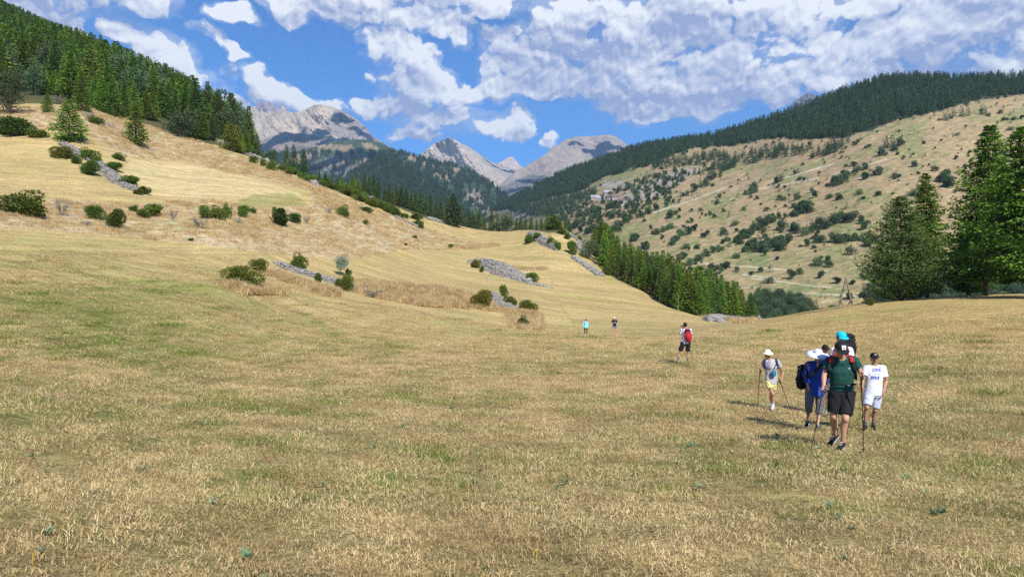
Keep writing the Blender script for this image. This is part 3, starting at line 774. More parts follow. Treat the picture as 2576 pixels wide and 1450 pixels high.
def conifer_shape(seed, H, Rb, lev, per, ncl, csize, bare=0.08, sag=0.35, lift=0.2, power=0.8, shag=0.25, wr=0.3, flat=0.0):
    rng = np.random.default_rng(seed)
    Ps, Ds, Sz = [], [], []
    paths = []
    lean = rng.normal(0, 0.012, 2)
    phase = rng.uniform(0, 6.28)
    for i in range(lev):
        t = (i + rng.uniform(-.3, .3)) / lev; t = min(max(t, 0), 0.995)
        z = H * (bare + (1 - bare) * t)
        prof = (1 - t) ** power * min(1.0, 0.55 + 2.2 * t) + 0.02
        for j in range(per):
            if rng.random() < 0.12: continue
            a = phase + i * 2.4 + j * 2 * np.pi / per + rng.normal(0, .35)
            L = Rb * prof * rng.uniform(1 - shag, 1 + shag) * (1 + 0.16 * math.sin(3 * a + i * .31 + seed))
            n = max(2, int(ncl * (0.35 + 0.65 * prof)))
            s = np.sort(rng.uniform(0.12, 1.0, n)) ** 0.8
            dirv = np.array([math.cos(a), math.sin(a)])
            zz = z + L * (lift * s - sag * s * s) + 0.20 * L * s ** 4
            P = np.stack([dirv[0] * L * s, dirv[1] * L * s, zz], -1)
            side = rng.normal(0, 0.14, n) * L * (0.35 + 0.65 * s)
            P[:, 0] += -dirv[1] * side; P[:, 1] += dirv[0] * side
            P[:, 2] += rng.normal(0, 0.03, n) * L
            sgn = np.sign(side + 1e-6)
            D = np.stack([dirv[0] - dirv[1] * sgn * 0.8, dirv[1] + dirv[0] * sgn * 0.8, np.full(n, -0.15)], -1) + rng.normal(0, 0.45 * (1 - flat * .5), (n, 3))
            Ps.append(P); Ds.append(D); Sz.append(csize * rng.uniform(0.7, 1.35, n) * (0.65 + 0.35 * prof))
            if wr > 0 and L > 0.25 * Rb and j % 2 == 0:
                q = np.linspace(0, 0.85, 4)
                paths.append((np.stack([dirv[0] * L * q, dirv[1] * L * q, z + L * (lift * q - sag * q * q)], -1), 0.012 * H * 0.25 * (1 - q * .8)))
    P = np.vstack(Ps); D = np.vstack(Ds); S = np.concatenate(Sz)
    P[:, 0] += lean[0] * P[:, 2]; P[:, 1] += lean[1] * P[:, 2]
    V, F = kites(P, D, S, S * 0.42, rng)
    # lighter sprays at the tips of the branches, darker towards the trunk
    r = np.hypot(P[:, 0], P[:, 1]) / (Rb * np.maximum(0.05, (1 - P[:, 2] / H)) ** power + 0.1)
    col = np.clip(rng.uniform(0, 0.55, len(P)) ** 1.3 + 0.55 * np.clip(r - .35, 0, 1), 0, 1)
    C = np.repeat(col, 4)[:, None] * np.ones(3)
    zt = np.linspace(-1.2, H * 0.97, 8)
    trunk = (np.stack([lean[0] * zt, lean[1] * zt, zt], -1), 0.016 * H * (1 - np.clip(zt / H, 0, .97)) + 0.012)
    TV, TF = tubes([trunk] + paths, 6)
    return (V, F, C), (TV, TF)
def round_shape(seed, H, Wd, n, csize, dome=0.6, lobes=7, gap=0.25, stems=6, zlo=0.1, kw=0.55):
    """broad-leaved tree or bush: leaf sprays on the shells of several uneven lobes over branching stems"""
    rng = np.random.default_rng(seed)
    cs, rs = [], []
    for k in range(lobes):
        a = rng.uniform(0, 6.28); q = rng.uniform(0.0, 0.62) ** 0.7 * Wd * 0.5
        z = H * (zlo + (1 - zlo) * rng.uniform(0.12, 0.78) * (1 - 0.35 * q / (Wd * 0.5)))
        cs.append((q * math.cos(a), q * math.sin(a), z)); rs.append(min(H, Wd) * rng.uniform(0.17, 0.33))
    cs = np.array(cs); rs = np.array(rs)
    w = rs ** 2 / (rs ** 2).sum()
    k = rng.choice(lobes, n, p=w)
    d = unit(rng.normal(size=(n, 3)) + np.array([0, 0, 0.25]))
    rad = rs[k] * rng.uniform(0.45, 1.12, n) ** 0.6
    P = cs[k] + d * rad[:, None] * np.array([1.15, 1.15, 0.85])
    keep = (P[:, 2] > H * zlo * 0.5) & (fbm(P[:, 0] / (Wd * .13) + seed, P[:, 2] / (H * .16) + P[:, 1] / (Wd * .13), 2, seed) > -gap)
    P = P[keep]; d = d[keep]; n = len(P)
    D = d * 0.8 + rng.normal(0, 0.6, (n, 3)) + np.array([0, 0, 0.15])
    S = csize * rng.uniform(0.6, 1.4, n)
    V, F = kites(P, D, S, S * kw, rng)
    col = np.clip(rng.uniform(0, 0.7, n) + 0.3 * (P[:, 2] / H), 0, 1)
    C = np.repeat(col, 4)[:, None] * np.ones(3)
    paths = []
    for i in range(max(stems, 1)):
        c = cs[i % lobes] * np.array([1, 1, .95]) + rng.normal(0, .05, 3) * Wd
        q = np.linspace(0, 1, 5)[:, None]
        b = np.array([rng.normal(0, .03) * Wd, rng.normal(0, .03) * Wd, -0.3])
        p = b * (1 - q) + c * q + np.array([0, 0, 1]) * H * 0.10 * np.sin(q * 3.1) + rng.normal(0, .015, (5, 3)) * Wd
        paths.append((p, 0.02 * H * (1.1 - q[:, 0])))
    TV, TF = tubes(paths, 5)
    return (V, F, C), (TV, TF)
def twig_shape(seed, H, Wd, stems=9, twigs=14):
    """leafless grey bush"""
    rng = np.random.default_rng(seed)
    paths, P, D = [], [], []
    for i in range(stems):
        a = rng.uniform(0, 6.28); r = rng.uniform(.2, .5) * Wd
        q = np.linspace(0, 1, 6)[:, None]
        e = np.array([r * math.cos(a), r * math.sin(a), H * rng.uniform(.6, 1.0)])
        p = e * q + np.array([0, 0, -.2]) * (1 - q) + rng.normal(0, .04, (6, 3)) * Wd * q
        paths.append((p, 0.018 * H * (1.05 - q[:, 0])))
        for k in range(twigs):
            u = rng.integers(2, 6)
            P.append(p[u] + rng.normal(0, .03, 3) * Wd); D.append(unit(p[u] - p[1]) + rng.normal(0, .55, 3) + np.array([0, 0, .2]))
    V, F = kites(np.array(P), np.array(D), rng.uniform(.18, .42, len(P)) * H, H * 0.022, rng)
    C = np.repeat(rng.uniform(0, 1, len(P)), 4)[:, None] * np.ones(3)
    TV, TF = tubes(paths, 5)
    return (V, F, C), (TV, TF)
def as_meshes(name, shape, mat, tmat=None):
    (V, F, C), (TV, TF) = shape
    if V[:, 2].max() > 0:
        kz = 12.0 / np.percentile(V[:, 2], 99.7); V = V * [1, 1, kz]; TV = TV * [1, 1, kz]
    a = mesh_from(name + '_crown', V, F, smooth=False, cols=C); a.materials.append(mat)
    b = mesh_from(name + '_trunk', TV, TF); b.materials.append(tmat or BARK)
    a['wide'] = float(2 * np.percentile(np.hypot(V[:, 0], V[:, 1]), 96))
    return a, b
# unit-height shapes (height 1, scaled per tree)
SH = {}
for k in range(4):
    SH['larch%d' % k] = as_meshes('larch', conifer_shape(10 + k, 12, 3.0, 44, 8, 10, 0.66, bare=.03, sag=.30, lift=.10, power=.85, shag=.2), LARCH)
for k in range(3):
    SH['spruce%d' % k] = as_meshes('spruce', conifer_shape(20 + k, 12, 2.6, 46, 8, 9, 0.6, bare=.02, sag=.45, lift=.12, power=.9, shag=.2), SPRUCE)
SH['yellow0'] = as_meshes('yellow_larch', conifer_shape(31, 12, 3.6, 34, 8, 11, 0.7, bare=.02, power=.62), OLIVE)
for k in range(2):
    SH['pine%d' % k] = as_meshes('pine', round_shape(40 + k, 12, 9.5, 2600, 0.75, lobes=16, gap=.3, stems=9, zlo=.06, kw=.35), PINE)
for k in range(4):
    SH['bush%d' % k] = as_meshes('bush', round_shape(50 + k, 12, 14, 4200, 0.95, lobes=12, gap=.30, stems=11, zlo=.04), LEAF)
for k in range(2):
    SH['briar%d' % k] = as_meshes('briar', round_shape(60 + k, 12, 15, 6000, 1.1, lobes=15, gap=.45, stems=16, zlo=.02, kw=.36), BRIAR)
SH['juniper0'] = as_meshes('juniper', conifer_shape(70, 12, 4.3, 26, 9, 12, 1.5, bare=.0, sag=.1, lift=.6, power=.5), SPRUCE)
SH['silver0'] = as_meshes('silver_tree', round_shape(75, 12, 10, 2200, 0.8, lobes=9, gap=.25, stems=3, zlo=.3), SILVER)
for k in range(3):
    SH['dead%d' % k] = as_meshes('dry_bush', twig_shape(80 + k, 12, 14, 14, 26), DEADTWIG, DEADTWIG)
for k in range(3):
    SH['round%d' % k] = as_meshes('round_tree', round_shape(90 + k, 12, (9, 12, 7)[k], 800, 1.4, lobes=(8, 9, 6)[k], gap=.25, stems=2, zlo=.08), FARLEAF)
for k in range(2):
    SH['cone%d' % k] = as_meshes('cone_tree', conifer_shape(95 + k, 12, 2.6, 16, 6, 4, 1.4, bare=.02, wr=0, power=.8), FARLEAF)
BASE_H = 12.0

USED = {}
def tree(kind, shape, x, y, z, h, wide, label, category, group=None, parts=True, rot=None, names=('trunk', 'crown'), seed=None):
    """one tree or bush: an empty at its foot with trunk and crown; far ones are one mesh"""
    crown, trunk = SH[shape]
    rz = random.uniform(0, 6.28) if rot is None else rot
    if parts:
        e = bpy.data.objects.new(kind, None); COL.objects.link(e); e.empty_display_size = 0.3
        for nm, me in zip(names, (trunk, crown)):
            c = bpy.data.objects.new(nm, me); COL.objects.link(c); c.parent = e
    else:
        e = bpy.data.objects.new(kind, crown); COL.objects.link(e)
    e.location = (x, y, z); e.rotation_euler = (random.gauss(0, .02), random.gauss(0, .02), rz)
    s = h / BASE_H
    e.scale = (s * wide, s * wide, s)
    e['label'] = label; e['category'] = category
    if group: e['group'] = group
    return e
def at_px(px, base, top=None, d_extra=0.0, sink=0.05):
    p = hit(px, base)
    while p is None or p.y > 700:
        base += 2; p = hit(px, base)
    d = p.y + d_extra
    x = p.x * d / p.y
    z = drop(x, d) - sink
    return x, d, z
def h_for(px, top, x, y, z):
    return float(world_pt(px, top, y)[2] - z)
NAT_W = {'larch': 6.2, 'spruce': 5.4, 'yellow': 7.0, 'pine': 9.5, 'bush': 13, 'briar': 14.5, 'juniper': 8.0, 'silver': 10, 'dead': 13, 'round': 10}
def tree_px(kind, shape, px, top, base, w, label, category, group=None, d_extra=0.0, **kw):
    x, y, z = at_px(px, base, d_extra=d_extra)
    h = max(h_for(px, top, x, y, z), 0.25)
    wm = w / FOC * y
    nat = SH[shape][0]['wide'] * h / BASE_H
    wide = min(max(wm / nat, 0.35), 3.0) if w else random.uniform(.85, 1.15)
    return tree(kind, shape, x, y, z, h, wide, label, category, group, **kw)

# ------------------------------------------------------------------ scattered stuff by geometry nodes
def scatter(name, pts, idx, rot, scl, tint, meshes, **props):
    """ONE object of a mass nobody could count: points that carry one of several shapes"""
    me = bpy.data.meshes.new(name); n = len(pts)
    me.vertices.add(n); me.vertices.foreach_set('co', np.asarray(pts, np.float32).ravel())
    for nm, ty, arr, key in (('idx', 'INT', idx, 'value'), ('rot', 'FLOAT_VECTOR', rot, 'vector'), ('scl', 'FLOAT_VECTOR', scl, 'vector'), ('tint', 'FLOAT', tint, 'value')):
        a = me.attributes.new(nm, ty, 'POINT')
        a.data.foreach_set(key, np.asarray(arr, np.int32 if ty == 'INT' else np.float32).ravel())
    o = link(name, me, None, kind='stuff', **props)
    c = bpy.data.collections.new(name + '_shapes')
    for i, m in enumerate(meshes):
        q = bpy.data.objects.new('%s_%02d' % (name, i), m); c.objects.link(q)
    g = bpy.data.node_groups.new(name, 'GeometryNodeTree')
    g.interface.new_socket('Geometry', in_out='INPUT', socket_type='NodeSocketGeometry')
    g.interface.new_socket('Geometry', in_out='OUTPUT', socket_type='NodeSocketGeometry')
    h = NT(g)
    gi, go = h.n('NodeGroupInput'), h.n('NodeGroupOutput')
    ci = h.n('GeometryNodeCollectionInfo'); ci.inputs['Collection'].default_value = c
    ci.inputs['Separate Children'].default_value = True; ci.inputs['Reset Children'].default_value = True
    def attr(nm, ty):
        nd = h.n('GeometryNodeInputNamedAttribute', data_type=ty); nd.inputs[0].default_value = nm
        return nd.outputs[0]
    ip = h.n('GeometryNodeInstanceOnPoints')
    h.set(ip.inputs['Points'], gi.outputs[0]); h.set(ip.inputs['Instance'], ci.outputs[0])
    ip.inputs['Pick Instance'].default_value = True
    h.set(ip.inputs['Instance Index'], attr('idx', 'INT'))
    h.set(ip.inputs['Rotation'], attr('rot', 'FLOAT_VECTOR')); h.set(ip.inputs['Scale'], attr('scl', 'FLOAT_VECTOR'))
    h.set(go.inputs[0], ip.outputs[0])
    md = o.modifiers.new('scatter', 'NODES'); md.node_group = g
    return o
def joined(shape_name):
    """crown and trunk of a shape as one mesh, for masses"""
    a, b = SH[shape_name]
    return a

# ------------------------------------------------------------------ the four trees on the knoll at the right
SH['biglarch0'] = as_meshes('tall_larch', conifer_shape(201, 12, 3.3, 58, 8, 70, 0.30, bare=.09, sag=.45, lift=.22, power=.68, shag=.42), LARCH_NEAR)
SH['biglarch1'] = as_meshes('tall_larch', conifer_shape(202, 12, 3.4, 56, 8, 72, 0.30, bare=.09, sag=.45, lift=.24, power=.62, shag=.45), LARCH_NEAR)
SH['biglarch2'] = as_meshes('tall_larch', conifer_shape(203, 12, 2.3, 60, 8, 50, 0.27, bare=.05, sag=.40, lift=.22, power=.6, shag=.35), LARCH_NEAR)
SH['bushyspruce0'] = as_meshes('bushy_spruce', conifer_shape(204, 12, 4.6, 56, 9, 80, 0.28, bare=.0, sag=.10, lift=.28, power=.72, shag=.22), SPRUCE)
GR = 'tall conifers on the grassy knoll'
tree_px('spruce_tree', 'bushyspruce0', 2268, 494, 752, 172, 'dark bushy spruce with branches down to the ground, beside the wooden pylon', 'spruce', GR)
tree_px('larch_tree', 'biglarch2', 2333, 437, 744, 100, 'slim larch with a pointed light top rising behind the bushy spruce', 'larch', GR, d_extra=8)
tree_px('larch_tree', 'biglarch0', 2480, 317, 743, 185, 'tallest larch on the knoll, with a thick bare trunk foot', 'larch', GR)
tree_px('larch_tree', 'biglarch1', 2592, 318, 744, 250, 'bright green larch cut off by the right edge, drooping light sprays', 'larch', GR, d_extra=-4)
tree_px('larch_tree', 'biglarch2', 2437, 560, 741, 120, 'low dark larch with a short trunk between the slim and the tallest larch', 'larch', GR, d_extra=4)
tree_px('larch_tree', 'biglarch1', 2700, 340, 752, 230, 'larch just past the right edge of the knoll group', 'larch', GR, d_extra=2)

# ------------------------------------------------------------------ single trees and the wood on the left
WOOD = 'conifers of the wood on the left hillside'
singles = [
 ('larch_tree','larch0',175,250,354,84,'single larch with spread branches standing above the upper stone ridge','larch'),
 ('larch_tree','larch1',120,231,284,30,'small narrow larch in front of the wood, above the thicket on the slope','larch'),
 ('larch_tree','larch2',341,266,364,58,'ragged larch alone on the tawny slope','larch'),
 ('pine_tree','pine0',455,276,346,74,'round dark pine at the edge of the tawny slope','pine'),
 ('pine_tree','pine1',26,180,287,84,'big dark pine at the left edge in front of the wood','pine'),
 ('pine_tree','pine0',91,150,240,52,'tall dark pine behind the small narrow larch','pine'),
 ('larch_tree','yellow0',582,312,380,56,'yellow-green larch at the lower end of the wood','larch'),
 ('spruce_tree','spruce0',647,338,391,27,'narrow dark spruce just right of the yellow-green larch','spruce'),
 ('pine_tree','pine1',684,375,412,40,'low pine between the rocks and the narrow dark spruce','pine'),
 ('spruce_tree','spruce1',720,364,428,24,'left one of three dark spruces on the skyline','spruce'),
 ('spruce_tree','spruce2',740,363,432,28,'middle one of three dark spruces on the skyline','spruce'),
 ('spruce_tree','spruce0',765,374,436,28,'right one of three dark spruces on the skyline','spruce'),
 ('spruce_tree','spruce1',1142,488,569,56,'big dark spruce standing forward at the end of the tree row','spruce'),
 ('pine_tree','pine0',1273,532,572,46,'wide low pine in the gap of the tree row','pine'),
 ('larch_tree','larch3',1392,540,576,50,'light green larch behind the scrubby mound','larch'),
 ('pine_tree','pine1',1482,603,652,46,'dark round pine at the corner of the mown field','pine'),
 ('larch_tree','larch1',1866,728,800,36,'left one of the two lone larches at the end of the tree belt','larch'),
 ('larch_tree','larch0',1890,735,798,34,'right one of the two lone larches at the end of the tree belt','larch'),
]
for k, sh, px, top, base, w, lab, cat in singles:
    tree_px(k, sh, px, top, base, w, lab, cat)
def conif(i, rng=random):
    r = rng.random()
    if r < .62: return 'larch_tree', 'larch%d' % rng.randrange(4), 'larch'
    if r < .86: return 'spruce_tree', 'spruce%d' % rng.randrange(3), 'spruce'
    return 'pine_tree', 'pine%d' % rng.randrange(2), 'pine'
front = [(65,136,205),(208,176,282),(237,186,273),(262,190,284),(286,196,293),(312,200,297),(133,180,240),(160,192,242),(182,170,246),(387,232,303),(368,225,300),(406,208,296),(422,204,300),(440,228,305),
 (481,255,345),(510,280,352),(533,286,353),(559,297,354),(601,316,384),(621,328,386),(340,205,296),(330,195,290),(498,268,345),(545,290,352),(5,150,240),(45,160,230),(110,160,236),(574,305,356),(635,335,388)]
WHERE = [(60,'left of the tall dark pine'),(125,'behind the small narrow larch'),(170,'left above the single larch'),(215,'right above the single larch'),(270,'over the short stone line'),(320,'left above the ragged larch'),(360,'straight behind the ragged larch'),(400,'right behind the ragged larch'),(445,'left behind the round pine'),(500,'right behind the round pine'),(548,'between round pine and yellow-green larch'),(590,'behind the yellow-green larch'),(612,'right beside the yellow-green larch'),(9999,'at the low right end')]
HOW = {'larch': 'light green larch', 'spruce': 'dark spruce', 'pine': 'rounded blue-green pine'}
for i, (px, top, base) in enumerate(front):
    k, sh, cat = conif(i)
    if i % 3 == 0: k, sh, cat = 'larch_tree', 'larch%d' % (i % 4), 'larch'
    where = next(w for x, w in WHERE if px < x)
    tree_px(k, sh, px, top, base, 0, HOW[cat] + ' in the front row, ' + where, cat, WOOD)
# the wood behind: the nearest trees one by one, the rest as one mass
def wood_ok(px, py, r):
    return in_poly(px, py, [(-260,255),(60,232),(110,225),(200,262),(330,285),(430,300),(480,335),(560,345),(640,388),(700,402),(720,300),(400,150),(-260,-260)]) & (r > 135)
ZONES = [(30, 'over the left edge pine'), (95, 'over the tall dark pine'), (150, 'over the small narrow larch'), (215, 'over the single larch'), (300, 'between single and ragged larch'), (380, 'over the ragged larch'), (480, 'over the round dark pine'), (560, 'left of the yellow-green larch'), (9999, 'round the yellow-green larch')]
rng = np.random.default_rng(12)
gx, gy = np.meshgrid(np.arange(-620, 10, 6.6), np.arange(110, 820, 6.6))
gx = (gx + rng.uniform(-2.3, 2.3, gx.shape)).ravel(); gy = (gy + rng.uniform(-2.3, 2.3, gy.shape)).ravel()
gz = ground_z(gx, gy); wpx, wpy = to_px(np.stack([gx, gy, gz], -1))
ok = wood_ok(wpx, wpy, np.hypot(gx, gy)) & (wpx > -180)
gx, gy, gz, wpx, wpy = gx[ok], gy[ok], gz[ok], wpx[ok], wpy[ok]
dist = np.hypot(gx, gy)
order = np.argsort(dist)
n_one = 0; mass = []
for j in order:
    x, y, z = float(gx[j]), float(gy[j]), float(gz[j])
    hh = random.uniform(9.5, 17)
    if n_one < 200 and -20 < wpx[j] < 700:
        k, sh, cat = conif(j)
        px = wpx[j]
        where = next(w for x, w in ZONES if px < x)
        u = (wpy[j] - interp([(0, 40), (330, 190), (700, 370)], px)) / 140.0
        depth = 'at the skyline' if u < .25 else ('high up' if u < .55 else ('half way up' if u < .8 else 'low down'))
        size = 'short ' if hh < 11.5 else ('tall ' if hh > 14.5 else '')
        tree(k, sh, x, y, z - .2, hh, random.uniform(.85, 1.3), '%s%s %s in the wood, %s' % (size, HOW[cat], depth, where), cat, WOOD, parts=True)
        n_one += 1
    else:
        mass.append((x, y, z, hh))
mass = np.array(mass)
def scatter_trees(name, pos, hts, shapes, seed=0, wmin=.85, wmax=1.25, **props):
    rng = np.random.default_rng(seed); n = len(pos)
    s = np.asarray(hts)[:, None] / BASE_H
    w = rng.uniform(wmin, wmax, (n, 1))
    scl = np.hstack([s * w, s * w, s]); rot = np.zeros((n, 3)); rot[:, 2] = rng.uniform(0, 6.28, n)
    return scatter(name, pos, rng.integers(0, len(shapes), n), rot, scl, rng.uniform(0, 1, n), [SH[q][0] for q in shapes], **props)
scatter_trees('forest', mass[:, :3], mass[:, 3], ['larch0','larch1','larch2','spruce0','spruce1','larch3'], 1)
# far wooded ridge
def slope_points(sl, n, nu, polyfn, seed, power=2.0):
    rng = np.random.default_rng(seed)
    V = sl.V[:-2 * nu]; px, py = to_px(V)
    w = np.where((px > -60) & (px < 2640) & polyfn(px, py, V), (V[:, 1] / 1000) ** power, 0)
    j = rng.choice(len(V), n, p=w / w.sum())
    P = V[j].copy()
    # jitter along the surface within one cell
    j2 = np.minimum(j + 1, len(V) - 1); j3 = np.minimum(j + nu, len(V) - 1)
    a = rng.uniform(0, 1, (n, 1)); b = rng.uniform(0, 1, (n, 1))
    e1 = V[j2] - V[j]; e2 = V[j3] - V[j]
    e1[np.linalg.norm(e1, axis=1) > 60] = 0; e2[np.linalg.norm(e2, axis=1) > 60] = 0
    return P + e1 * a + e2 * b
p = slope_points(left_ridge, 6000, 260, lambda px, py, V: py < 420, 3)
scatter_trees('forest', p, RNG.uniform(10, 15, len(p)), ['cone0','cone1','spruce1'], 4)

# ------------------------------------------------------------------ the row on the skyline and the belt at the field edge
ROW = 'conifers of the row behind the crest'
row = [(803,428,468,0),(818,432,470,1),(834,440,474,1),(850,447,480,1),(862,444,482,1),(887,438,480,1),(900,448,486,1),(916,434,488,0),(927,442,492,0),(939,440,494,0),(951,452,498,0),
 (968,470,508,0),(978,462,510,0),(987,478,512,2),(998,466,515,0),(1010,468,520,0),(1022,472,522,0),(1034,480,526,0),(1045,484,528,0),(1057,477,533,0),(1070,490,536,0),(1083,489,538,0),(1096,502,540,0),(1110,496,545,0),(1124,512,552,0),
 (1180,530,566,0),(1192,528,566,0),(1204,525,568,0),(1218,538,570,0),(1237,528,570,0),(1252,540,572,0),(1298,548,576,1),(1310,540,577,1),(1322,543,578,0),(1336,546,578,1),(1350,550,578,0),(1362,545,578,0),(1376,540,578,1),(1408,546,580,1),(1422,550,580,1),(1434,556,582,0)]
for i, (px, top, base, t) in enumerate(row):
    k, sh, cat = [('spruce_tree', 'spruce%d' % (i % 3), 'spruce'), ('larch_tree', 'larch%d' % (i % 4), 'larch'), ('larch_tree', 'yellow0', 'larch')][t]
    where = next(w for x, w in ((825, 'over the upper hedge'), (870, 'over the rocks in the hedge'), (905, 'over the middle of the hedge'), (945, 'over the lower hedge'), (990, 'over the hedge end'), (1025, 'over the top of the thin wall'), (1060, 'over the foot of the thin wall'), (1098, 'over the rounded bush'), (1140, 'touching the forward spruce'), (1200, 'just right of the forward spruce'), (1245, 'right of the forward spruce'), (1265, 'left of the low wide pine'), (1315, 'right of the low wide pine'), (1345, 'left behind the mound'), (1380, 'straight behind the mound'), (9999, 'right behind the mound')) if px < x)
    d = {0: 'dark spruce', 1: 'light green larch', 2: 'small yellowish larch'}[t]
    tree_px(k, sh, px, top, base, 0, d + ' in the skyline row, ' + where, cat, ROW, d_extra=4)
BELT = 'conifers of the belt along the field edge'
tl = [(1480,590),(1500,570),(1530,584),(1560,612),(1592,622),(1620,636),(1660,652),(1700,664),(1740,688),(1780,694),(1800,692),(1830,713),(1850,722)]
bl = [(1480,640),(1500,660),(1540,696),(1600,732),(1700,784),(1760,800),(1850,806)]
nb = 0
for rowi, (de, up_, step) in enumerate(((6, 6, 15), (16, -8, 13), (28, -16, 13))):
    px = 1492 + rowi * 5
    while px < 1852:
        top = interp(tl, px) + up_ + random.uniform(-9, 14) ; base = interp(bl, px)
        t = random.random()
        k, sh, cat = ('larch_tree', 'larch%d' % random.randrange(4), 'larch') if t < .72 else ('spruce_tree', 'spruce%d' % random.randrange(3), 'spruce')
        where = next(w for x, w in ((1540, 'by the field corner'), (1590, 'over the straight stone band'), (1640, 'upper middle'), (1690, 'left of the thin pole'), (1735, 'behind the thin pole'), (1790, 'right of the thin pole'), (9999, 'at its low end')) if px < x)
        rown = ('front', 'middle', 'back')[rowi]
        tree_px(k, sh, px, float(top), float(base), 0, '%s in the %s row of the belt, %s' % (HOW[cat], rown, where), cat, BELT, d_extra=de)
        nb += 1
        px += step * random.uniform(.8, 1.25)

# ------------------------------------------------------------------ the far hillside
FORP = lambda px, py, V: py < interp(FOREST_LOW, px) + 6 * fbm(px / 22, py / 22, 3, 55)
def thin(px, py, V):
    return FORP(px, py, V) & ((px > 1800) | (fbm(px / 25, py / 9, 4, 56) < 0.28))
p = slope_points(hill, 11500, 760, thin, 5, 2.0)
scatter_trees('forest', p, RNG.uniform(8, 15.5, len(p)), ['cone0','cone1','spruce0'], 6, .9, 1.4)
ARMS = [[(1640,412),(1700,400),(1760,392),(1800,388),(1850,398),(1800,412),(1740,418),(1640,430)],
        [(1745,440),(1800,415),(1870,392),(1960,372),(2070,378),(2130,352),(2140,372),(2070,396),(1980,396),(1880,415),(1790,445)],
        [(1270,520),(1330,515),(1400,500),(1470,486),(1500,476),(1495,500),(1440,520),(1390,545),(1340,545),(1300,535)]]
def arms(px, py, V):
    m = np.zeros(px.shape, bool)
    for a in ARMS: m |= in_poly(px, py, a)
    return m & (fbm(px / 18, py / 10, 3, 57) > -0.22)
p = slope_points(hill, 1300, 760, arms, 7, 2.0)
scatter_trees('forest', p, RNG.uniform(9, 15, len(p)), ['cone0','cone1'], 8, .9, 1.4)
def scrub(px, py, V):
    al = (px * 0.94 - py * 0.34); ac = (py * 0.94 + px * 0.36)
    return (~FORP(px, py, V)) & (fbm(al / 45, ac / 7, 4, 58, 0.6) > 0.20 + 0.10 * fbm(px / 150, py / 90, 2, 63)) & (py < 800)
p = slope_points(hill, 4800, 760, scrub, 9, 2.0)
scatter_trees('scrub', p, 1.0 + 5.5 * RNG.uniform(0, 1, len(p)) ** 2.6, ['round0','round1','round2','cone1'], 10, .9, 1.8)
def near_hamlet(px, py, V):
    return ~((px > 1480) & (px < 1592) & (py > 484) & (py < 522)) & in_poly(px, py, [(1380,540),(1500,500),(1600,455),(1700,425),(1740,440),(1660,500),(1600,540),(1500,560),(1400,590)]) & (fbm(px / 14, py / 9, 3, 59) > -.02)
p = slope_points(hill, 650, 760, near_hamlet, 11, 2.0)
scatter_trees('scrub', p, RNG.uniform(4, 9, len(p)), ['round0','round1','round2','cone0','cone1'], 12, .9, 1.3)

